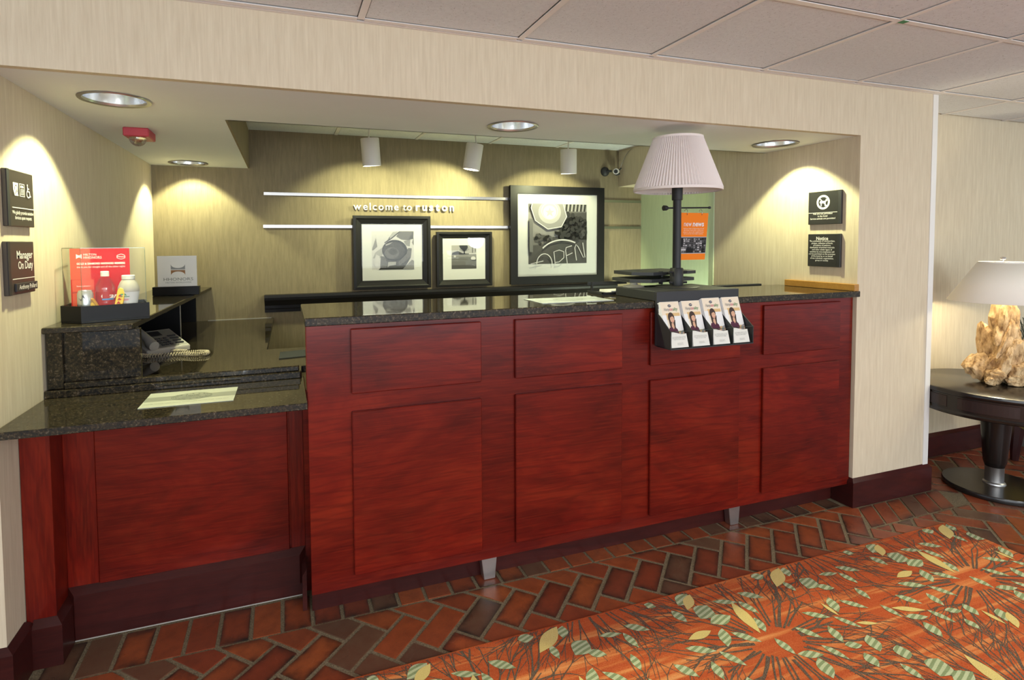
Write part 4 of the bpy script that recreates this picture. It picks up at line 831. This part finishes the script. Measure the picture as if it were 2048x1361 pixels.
bm = B(); tube(bm, [(lx - .075, ly, 1.560), (lx + .19, ly, 1.566)], .0038, 8); lathe(bm, [(.0, -.007), (.006, -.005), (.0075, 0), (.006, .005), (0, .007)], 12, (lx + .192, ly, 1.566), False, False)
arm = obj('banner_arm', bm, 'black_metal', lp, True)
bm = B(); tube(bm, [(lx - .078, ly, 1.560), (lx - .062, ly, 1.560), (lx - .05, ly, 1.560)], [.013, .012, .005], 12); obj('arm_knob', bm, 'black_metal', arm, True)
# two square trays fixed behind the pole
for z, y0, x0, lab in ((1.246, .180, 1.478, 'upper of two thin black trays behind the lamp pole'), (1.211, .195, 1.468, 'lower of two thin black trays behind the lamp pole')):
    t = thing('slim_tray', lab, 'tray', (x0 + .17, y0 + .13, z), 'black trays behind the lamp pole')
    bm = B(); prism(bm, [(x0, .245), (x0 + .08, .182), (x0 + .405, .268), (x0 + .365, .50), (x0 + .02, .43)], z - .009, z + .008, None, .0015); obj('plate', bm, 'black_plastic', t)
    bm = B(); tube(bm, [(lx, .172, z - .002), (lx, .235, z - .002)], .006, 8); box(bm, lx - .05, lx - .04, .20, .22, z - .018, z + .010); obj('bracket', bm, 'black_metal', t)
bm = B(); lathe(bm, [(.052, 0), (.048, .006), (.02, .012), (.016, .020)], 24, (1.478, .225, 1.1828)); tag(obj('tray_foot', bm, 'grey_3', None, True, (1.478, .225, 1.1828)), 'grey round foot under the lower black tray', 'foot')
# orange banner
pbn = Plane((lx - .004, ly - .0065, 1.312), (.168, .006, 0), (.020, 0, .226)); BW, BH = .170, .228
bn = thing('hanging_banner', 'orange hanging sign reading new news on the black lamp arm', 'sign', tuple(pbn.p(BW / 2, 0)))
bm = B(); prism(bm, rect(0, BW, 0, BH), -.002, 0, lambda u, v, w: tuple(pbn.p(u, v, w))); obj('board', bm, 'orange', bn)
sh_ = [('grey_6', rect(.0, BW, .030, .112)), ('grey_2', rect(.001, BW - .001, .033, .109))]
r2 = random.Random(11)
for a in range(13):
    for b_ in range(7):
        if r2.random() < .85:
            x_, y_ = .004 + a * .0125 + r2.uniform(-.002, .002), .036 + b_ * .0102; sh_.append((r2.choice(['grey_6', 'grey_5', 'grey_4', 'grey_1', 'grey_0', 'grey_5']), rect(x_, x_ + r2.uniform(.006, .013), y_, y_ + r2.uniform(.004, .009))))
sh_ += [('grey_0', rect(.004, .026, .062, .105)), ('grey_0', rect(.05, .09, .034, .056)), ('grey_0', rect(.145, .152, .034, .08)), ('grey_6', rect(.008, .045, .045, .054))]
flat(pbn, 'photo_print', bn, sh_, .0006, .00003)
text(pbn, 'new', .036, .022, .163, 'white_print', bn, align='LEFT', w=.002, width=.046); text(pbn, 'news', .036, .076, .163, 'white_print', bn, align='LEFT', w=.002, bold=.022, width=.068)
text(pbn, 'find out what is happening around\nthe hotel, local news, events and\nplaces to eat in the neighborhood,\nask us at the front desk anytime', .0085, .085, .139, 'paper_cream', bn, w=.002, width=.125)
for u in (.038, .128):
    q = pbn.p(u, BH - .008); bm = B(); tube(bm, [(q.x + .0, q.y + .0065 + .011 * math.sin(a), q.z + .010 + .016 * math.cos(a)) for a in [k * 2 * PI / 20 for k in range(21)]], .0012, 6); obj('ring', bm, 'chrome', bn, True)

# ------------------------------------------------------------------ hall: round table, driftwood lamp, chair, plant
tx, ty, tz = 3.624, -.125, .598; R = .385
tb = thing('round_table', 'round dark espresso pedestal table past the pillar', 'table', (tx, ty, 0))
bm = B(); lathe(bm, [(.222, .0), (.229, .004), (.231, .022), (.226, .030), (.05, .033)], 64, (tx, ty, 0)); obj('base', bm, 'espresso', tb, True)
bm = B(); lathe(bm, [(.052, .030), (.050, .040), (.042, .046), (.042, .128), (.043, .130)], 40, (tx, ty, 0)); obj('metal_collar', bm, 'brushed_metal', tb, True)
bm = B(); lathe(bm, [(.043, .130), (.052, .16), (.062, .30), (.073, .47)], 40, (tx, ty, 0)); obj('pedestal', bm, 'espresso', tb, True)
bm = B(); lathe(bm, [(.20, .462), (R - .012, .462), (R - .003, .468), (R - .001, .478), (R - .008, .486), (R - .008, .568), (R - .002, .574), (R, .582), (R - .004, .594), (R - .012, tz)], 96, (tx, ty, 0)); obj('top', bm, 'espresso', tb, True)
for a0 in range(8):
    n_ = 12; bm = B(); a1, a2 = a0 * PI / 4 + .06, a0 * PI / 4 + .71
    o_ = [(R - .0095) for _ in range(2)]
    for (z0, z1) in ((.498, .560),):
        inn = [bm.verts.new((tx + (R - .009) * math.cos(a1 + (a2 - a1) * i / n_), ty + (R - .009) * math.sin(a1 + (a2 - a1) * i / n_), z)) for z in (z0, z1) for i in range(n_ + 1)]
        out = [bm.verts.new((tx + (R - .0055) * math.cos(a1 + (a2 - a1) * i / n_), ty + (R - .0055) * math.sin(a1 + (a2 - a1) * i / n_), z)) for z in (z0 + .002, z1 - .002) for i in range(n_ + 1)]
        for i in range(n_):
            bm.faces.new((out[i], out[i + 1], out[n_ + 2 + i], out[n_ + 1 + i])); bm.faces.new((inn[i], inn[i + 1], out[i + 1], out[i])); bm.faces.new((inn[n_ + 1 + i], inn[n_ + 2 + i], out[n_ + 2 + i], out[n_ + 1 + i]))
        bm.faces.new((inn[0], out[0], out[n_ + 1], inn[n_ + 1])); bm.faces.new((inn[n_], out[n_], out[2 * n_ + 1], inn[2 * n_ + 1]))
    obj('apron_panel', bm, 'espresso_panel', tb)
dl = thing('driftwood_lamp', 'lit lamp with a pale driftwood base and broad linen shade on the round table', 'lamp', (3.68, -.10, tz))
dx, dy = 3.68, -.10
rd = random.Random(21)
from mathutils import noise as mn
def chunk(bm, c, s, rot, seed, n=3):
    """a weathered splinter: a lump cut by random planes, so that it has plates and sharp edges"""
    b2 = B(); bmesh.ops.create_icosphere(b2, subdivisions=n, radius=1.0); rq = random.Random(int(seed * 977))
    pls = [(Vector((rq.gauss(0, 1), rq.gauss(0, 1), rq.gauss(0, .45))).normalized(), rq.uniform(.55, .95)) for _ in range(11)]
    for v in b2.verts:
        p = v.co.normalized(); d = 1.12
        for nn, h in pls:
            k = p.dot(nn)
            if k > .05: d = min(d, h / k)
        d *= 1 + mn.noise(p * 2.6 + Vector((seed, 0, 0))) * .22 - abs(mn.noise(Vector((p.x * 5, p.y * 5, p.z * 1.2)) + Vector((0, seed, 0)))) * .30
        q = p * d; v.co = Vector((q.x * s[0], q.y * s[1], q.z * s[2])) * 1.12
    b2.transform(Matrix.Translation(c) @ Matrix.Rotation(rot[0], 4, 'X') @ Matrix.Rotation(rot[1], 4, 'Y') @ Matrix.Rotation(rot[2], 4, 'Z'))
    me = bpy.data.meshes.new('t'); b2.to_mesh(me); b2.free(); bm.from_mesh(me); bpy.data.meshes.remove(me)
bm = B(); z0 = tz + .002
for (ox, oy, oz, sx_, sy_, sz_, ry, rx) in ((0, 0, .08, .085, .08, .10, 0, 0), (0, 0, .20, .062, .06, .13, .05, 0), (0, 0, .33, .050, .048, .13, -.05, 0), (0, 0, .42, .046, .045, .07, 0, 0),
        (-.10, -.03, .045, .075, .045, .040, .5, 0), (-.15, -.04, .022, .045, .03, .022, .2, 0), (-.075, -.06, .10, .05, .04, .075, .35, .2), (-.02, -.085, .075, .045, .04, .075, 0, .25), (.05, -.085, .10, .04, .036, .085, -.2, .25), (.10, -.05, .06, .055, .045, .055, -.5, 0), (.14, -.02, .03, .05, .04, .03, -.2, 0),
        (-.085, -.075, .13, .030, .020, .075, .30, .1), (.065, -.085, .16, .026, .020, .085, -.25, .1), (-.012, -.080, .15, .034, .022, .09, .08, .1), (.10, -.075, .13, .026, .022, .06, -.35, 0), (-.062, -.05, .24, .020, .020, .085, .42, 0), (.012, -.062, .26, .034, .016, .075, -.08, 0), (.052, -.045, .34, .020, .020, .075, -.12, 0), (-.045, -.04, .36, .022, .018, .075, .15, 0), (-.005, -.052, .385, .028, .014, .06, 0, 0), (-.14, -.06, .06, .05, .022, .026, .75, 0), (.12, -.07, .04, .05, .022, .03, -.5, 0),
        (-.045, -.045, .19, .036, .03, .08, .4, .1), (.035, -.05, .20, .034, .03, .085, -.2, .1), (-.05, -.03, .29, .022, .025, .07, .45, 0), (.0, -.05, .31, .036, .022, .075, .1, 0), (.05, -.03, .27, .025, .025, .07, -.3, 0), (-.02, -.04, .40, .034, .022, .055, 0, 0), (.03, -.035, .40, .026, .024, .06, -.1, 0), (-.07, .06, .08, .06, .05, .07, .3, -.3), (.07, .06, .09, .06, .05, .08, -.3, -.3), (0, .07, .2, .045, .035, .1, 0, -.1), (-.03, -.10, .03, .07, .035, .028, .1, 0), (.07, -.10, .025, .06, .03, .025, 0, 0)):
    chunk(bm, (dx + ox, dy + oy, z0 + oz), (sx_, sy_, sz_), (rx, ry, rd.uniform(0, 6)), rd.uniform(0, 50))
for v in bm.verts:
    if v.co.z < tz + .001: v.co.z = tz + .001
obj('driftwood_base', bm, 'driftwood', dl, False)
bm = B(); lathe(bm, [(.012, tz + .40), (.012, 1.10)], 16, (dx, dy, 0)); obj('stem', bm, 'chrome', dl, True)
bm = B(); lathe(bm, [(.240, 1.055), (.1075, 1.272)], 72, (dx, dy, 0), False, False); ls = obj('shade', bm, 'shade_linen', dl, True)
sm = ls.modifiers.new('thickness', 'SOLIDIFY'); sm.thickness = .003; sm.offset = -1
bm = B(); lathe(bm, [(.1080, 1.269), (.1090, 1.269), (.1090, 1.276), (.1065, 1.276)], 64, (dx, dy, 0), False, False); obj('shade_rim', bm, 'trim_white', ls, True)
bm = B(); lathe(bm, [(.003, 1.12), (.003, 1.278), (.010, 1.280), (.006, 1.286), (.014, 1.292), (.012, 1.300), (.004, 1.304)], 16, (dx, dy, 0))
for a in range(3): tube(bm, [(dx, dy, 1.274), (dx + .107 * math.cos(a * 2.094), dy + .107 * math.sin(a * 2.094), 1.272)], .0016, 5)
obj('finial', bm, 'chrome', dl, True)
bm = B(); sphere(bm, (dx, dy, 1.16), .03, (1, 1, 1.25), 18, 12); obj('bulb', bm, 'bulb', dl, True)
point('driftwood_lamp_bulb', (dx, dy, 1.115), 24, (1.0, .88, .58), .035)
ch = thing('armchair', 'patterned armchair with dark curved legs beside the round table', 'chair', (4.50, -.15, 0))
for (x_, y_, sx_, sy_) in ((4.225, .085, -1, 1), (4.225, -.40, -1, -1), (4.78, .085, 1, 1), (4.78, -.40, 1, -1)):
    bm = B(); tube(bm, [(x_ + sx_ * .0, y_, .002), (x_ + .004, y_, .06), (x_ + .016 , y_, .14), (x_ + .03, y_, .215)], [.022, .026, .032, .038], 8); obj('leg', bm, 'chair_leg_wood', ch, True)
boxes('seat', 'upholstery', [(4.21, 4.81, -.44, .13, .205, .44)], ch, .03); boxes('armrest', 'upholstery', [(4.20, 4.29, -.44, .13, .43, .60)], ch, .03); boxes('armrest', 'upholstery', [(4.73, 4.82, -.44, .13, .43, .60)], ch, .03); boxes('backrest', 'upholstery', [(4.29, 4.73, .03, .14, .43, .64)], ch, .03)
pt_ = thing('potted_grass', 'potted plant with thin arching dark leaves by the hall wall', 'plant', (4.62, .225, 0))
bm = B(); lathe(bm, [(.05, .0), (.07, .30), (.075, .62), (.065, .62), (.06, .58)], 24, (4.62, .225, 0)); obj('pot', bm, 'pot_grey', pt_, True)
bm = B()
for k in range(34):
    a = rd.uniform(0, 2 * PI); L = rd.uniform(.16, .34); H = rd.uniform(.12, .30); cl = math.sin(a)
    pts = [(4.62 + L * (q / 7) * math.cos(a) , max(.15, min(.29, .225 + L * (q / 7) * math.sin(a) * .30)), .60 + H * math.sin(q / 7 * 2.3)) for q in range(8)]
    tube(bm, pts, [.0035 * (1 - q / 8.5) + .0008 for q in range(8)], 4)
stuff(obj('grass_blades', bm, 'leaf_dark', pt_, True))

# ------------------------------------------------------------------ rug with woven leaves and twigs
rug = thing('area_rug', 'orange area rug woven with green and yellow leaves and brown twigs', 'rug', (1.0, -1.5, 0))
rx0, rx1, ry0, ry1, rz = -1.6, 2.932, -3.4, -.296, .0105
boxes('pile', 'rug_orange', [(rx0, rx1, ry0, ry1, .0012, rz)], rug, .002)
boxes('binding', 'rug_orange', [(rx0 - .005, rx1 + .005, ry1 - .004, ry1 + .005, .001, .0085), (rx1 - .004, rx1 + .005, ry0, ry1 - .004, .001, .0085)], rug, .002)
LV = [('g', 1.357, -0.315, 1.279, -0.362, 0.7), ('y', 1.366, -0.322, 1.295, -0.395, 0.6), ('g', 1.235, -0.376, 1.249, -0.45, 0.55), ('g', 1.384, -0.398, 1.307, -0.452, 0.9), ('g', 1.324, -0.483, 1.424, -0.475, 0.6), ('y', 1.298, -0.515, 1.191, -0.525, 0.35), ('g', 1.343, -0.518, 1.296, -0.599, 0.5), ('g', 1.356, -0.544, 1.424, -0.621, 0.33), ('y', 1.483, -0.415, 1.452, -0.587, 0.3), ('g', 1.418, -0.386, 1.509, -0.425, 0.3), ('g', 1.512, -0.417, 1.533, -0.503, 0.4), ('g', 1.497, -0.513, 1.476, -0.588, 0.5), ('g', 1.547, -0.378, 1.626, -0.437, 0.4), ('g', 2.201, -0.553, 2.295, -0.602, 0.35), ('g', 1.25, -0.604, 1.291, -0.689, 0.35), ('g', 2.116, -0.6, 2.161, -0.673, 0.45), ('g', 2.243, -0.633, 2.225, -0.71, 0.45), ('g', 1.478, -0.62, 1.482, -0.706, 0.4), ('g', 1.59, -0.603, 1.638, -0.679, 0.36), ('g', 1.489, -0.706, 1.571, -0.738, 0.42), ('g', 1.71, -0.639, 1.684, -0.721, 0.45), ('g', 1.6, -0.7, 1.631, -0.783, 0.33), ('g', 1.539, -0.741, 1.505, -0.824, 0.6), ('g', 1.68, -0.318, 1.74, -0.325, 0.8), ('y', 1.84, -0.307, 1.726, -0.404, 0.55), ('g', 1.86, -0.31, 1.834, -0.367, 0.7), ('g', 1.775, -0.381, 1.777, -0.45, 0.45), ('g', 1.905, -0.404, 1.834, -0.454, 0.9), ('g', 1.878, -0.453, 1.936, -0.488, 0.6), ('g', 1.859, -0.522, 1.813, -0.6, 0.5), ('y', 1.8, -0.538, 1.799, -0.615, 0.25), ('g', 1.684, -0.553, 1.761, -0.61, 0.34), ('g', 2.045, -0.416, 2.056, -0.498, 0.4), ('g', 1.956, -0.401, 2.042, -0.418, 0.3), ('g', 2.012, -0.513, 2.002, -0.587, 0.45), ('g', 1.879, -0.548, 1.944, -0.621, 0.33), ('g', 2.003, -0.621, 2.01, -0.7, 0.36), ('y', 2.023, -0.65, 2.131, -0.704, 0.25), ('g', 1.774, -0.608, 1.818, -0.691, 0.3), ('y', 1.82, -0.664, 1.894, -0.694, 0.25), ('g', 2.02, -0.701, 2.101, -0.731, 0.4), ('g', 2.137, -0.701, 2.161, -0.787, 0.35), ('g', 2.196, -0.728, 2.255, -0.75, 0.55), ('g', 1.252, -0.725, 1.234, -0.792, 0.6), ('y', 1.274, -0.775, 1.27, -0.856, 0.28), ('g', 1.345, -0.789, 1.292, -0.847, 0.6), ('y', 1.354, -0.813, 1.285, -0.883, 0.5), ('g', 2.208, -0.312, 2.245, -0.338, 0.8), ('g', 2.069, -0.384, 2.146, -0.438, 0.4), ('g', 2.054, -0.743, 2.033, -0.82, 0.6), ('g', 2.21, -0.783, 2.201, -0.84, 0.6), ('g', 1.676, -0.73, 1.733, -0.751, 0.6), ('g', 1.796, -0.721, 1.759, -0.794, 0.65), ('g', 1.703, -0.778, 1.687, -0.841, 0.7), ('g', 1.844, -0.791, 1.811, -0.851, 0.85), ('g', 1.766, -0.852, 1.769, -0.927, 0.45)]
PX, PY = 1.049, .964
def leaf_poly(x0, y0, x1, y1, w):
    a, b = Vector((x0, y0)), Vector((x1, y1)); d = b - a; n_ = Vector((-d.y, d.x)); up_, dn = [], []
    for i in range(1, 8):
        t_ = i / 8; h = w * .5 * math.sin(PI * t_) ** 1.0 * (1.12 - .25 * t_); h *= .92; up_.append(tuple(a + d * t_ + n_ * h)); dn.append(tuple(a + d * t_ - n_ * h))
    return [tuple(a)] + up_ + [tuple(b)] + dn[::-1]
gb, yb_, tw = B(), B(), B()
def inside(p): return rx0 < p[0] < rx1 - .004 and ry0 < p[1] < ry1 - .004
def put(bm, poly, z):
    poly = clip(clip(poly, 0, 1, ry1 - .006), 1, 0, rx1 - .006)
    if len(poly) >= 3 and parea(poly) > 1e-6:
        f = bm.faces.new([bm.verts.new((x, y, z)) for x, y in poly]); f.normal_update()
        if f.normal.z < 0: f.normal_flip()
seen = []
for (col, x0, y0, x1, y1, w) in LV:
    for row in range(0, 4):
        for k in range(-4, 3):
            sx_ = k * PX + row * PX / 2; sy_ = -row * PY / 2
            q = ((x0 + x1) / 2 + sx_, (y0 + y1) / 2 + sy_)
            if not (rx0 < q[0] < rx1 and ry0 < q[1]): continue
            if row and q[1] > -.90: continue
            if row and any(abs(q[0] - s[0]) < .055 and abs(q[1] - s[1]) < .05 for s in seen): continue
            seen.append(q)
            put(gb if col == 'g' else yb_, leaf_poly(x0 + sx_, y0 + sy_, x1 + sx_, y1 + sy_, w * (.74 if col == 'y' and w > .4 else 1)), rz + (.0009 if col == 'g' else .0014) + len(seen) * 1e-6)
rt = random.Random(5)
def twig(p, a, L, w, depth):
    n_ = 4; pts = [Vector(p)]
    for i in range(n_): a += rt.uniform(-.10, .10); pts.append(pts[-1] + Vector((math.cos(a), math.sin(a))) * L / n_)
    for i in range(n_):
        d = (pts[i + 1] - pts[i]).normalized(); nn = Vector((-d.y, d.x)); w0, w1 = w * (1 - i / n_ * .5), w * (1 - (i + 1) / n_ * .5)
        put(tw, [tuple(pts[i] + nn * w0 / 2), tuple(pts[i + 1] + nn * w1 / 2), tuple(pts[i + 1] - nn * w1 / 2), tuple(pts[i] - nn * w0 / 2)], rz + .0003 + (len(tw.faces) % 600) * 1e-6)
    if depth:
        for k in range(2 if depth < 3 else 3):
            twig(pts[rt.choice((2, 3, 4))], a + rt.choice((-1, 1)) * rt.uniform(.18, .55), L * rt.uniform(.55, .8), max(.0030, w * .60), depth - 1)
for row in range(-1, 3):
    for k in range(-4, 3):
        c = Vector((1.478 + k * PX + row * PX / 2, -.632 - row * PY / 2))
        if not (rx0 - .3 < c.x < rx1 + .3 and -2.0 < c.y < 0): continue
        for q in range(42):
            a = q / 42 * 2 * PI + rt.uniform(-.05, .05); r0 = rt.uniform(.075, .10)
            e = Vector((c.x + r0 * math.cos(a) * 1.15, c.y + r0 * math.sin(a) * .9)); trunk = q % 5 == 0
            twig(e, a + rt.uniform(-.06, .06), rt.uniform(.16, .22), .0135 if trunk else .0078, 3 if trunk else 2)
stuff(obj('leaf_pattern', gb, 'rug_green', rug)); stuff(obj('yellow_leaf_pattern', yb_, 'rug_yellow', rug)); stuff(obj('twig_pattern', tw, 'rug_brown', rug))
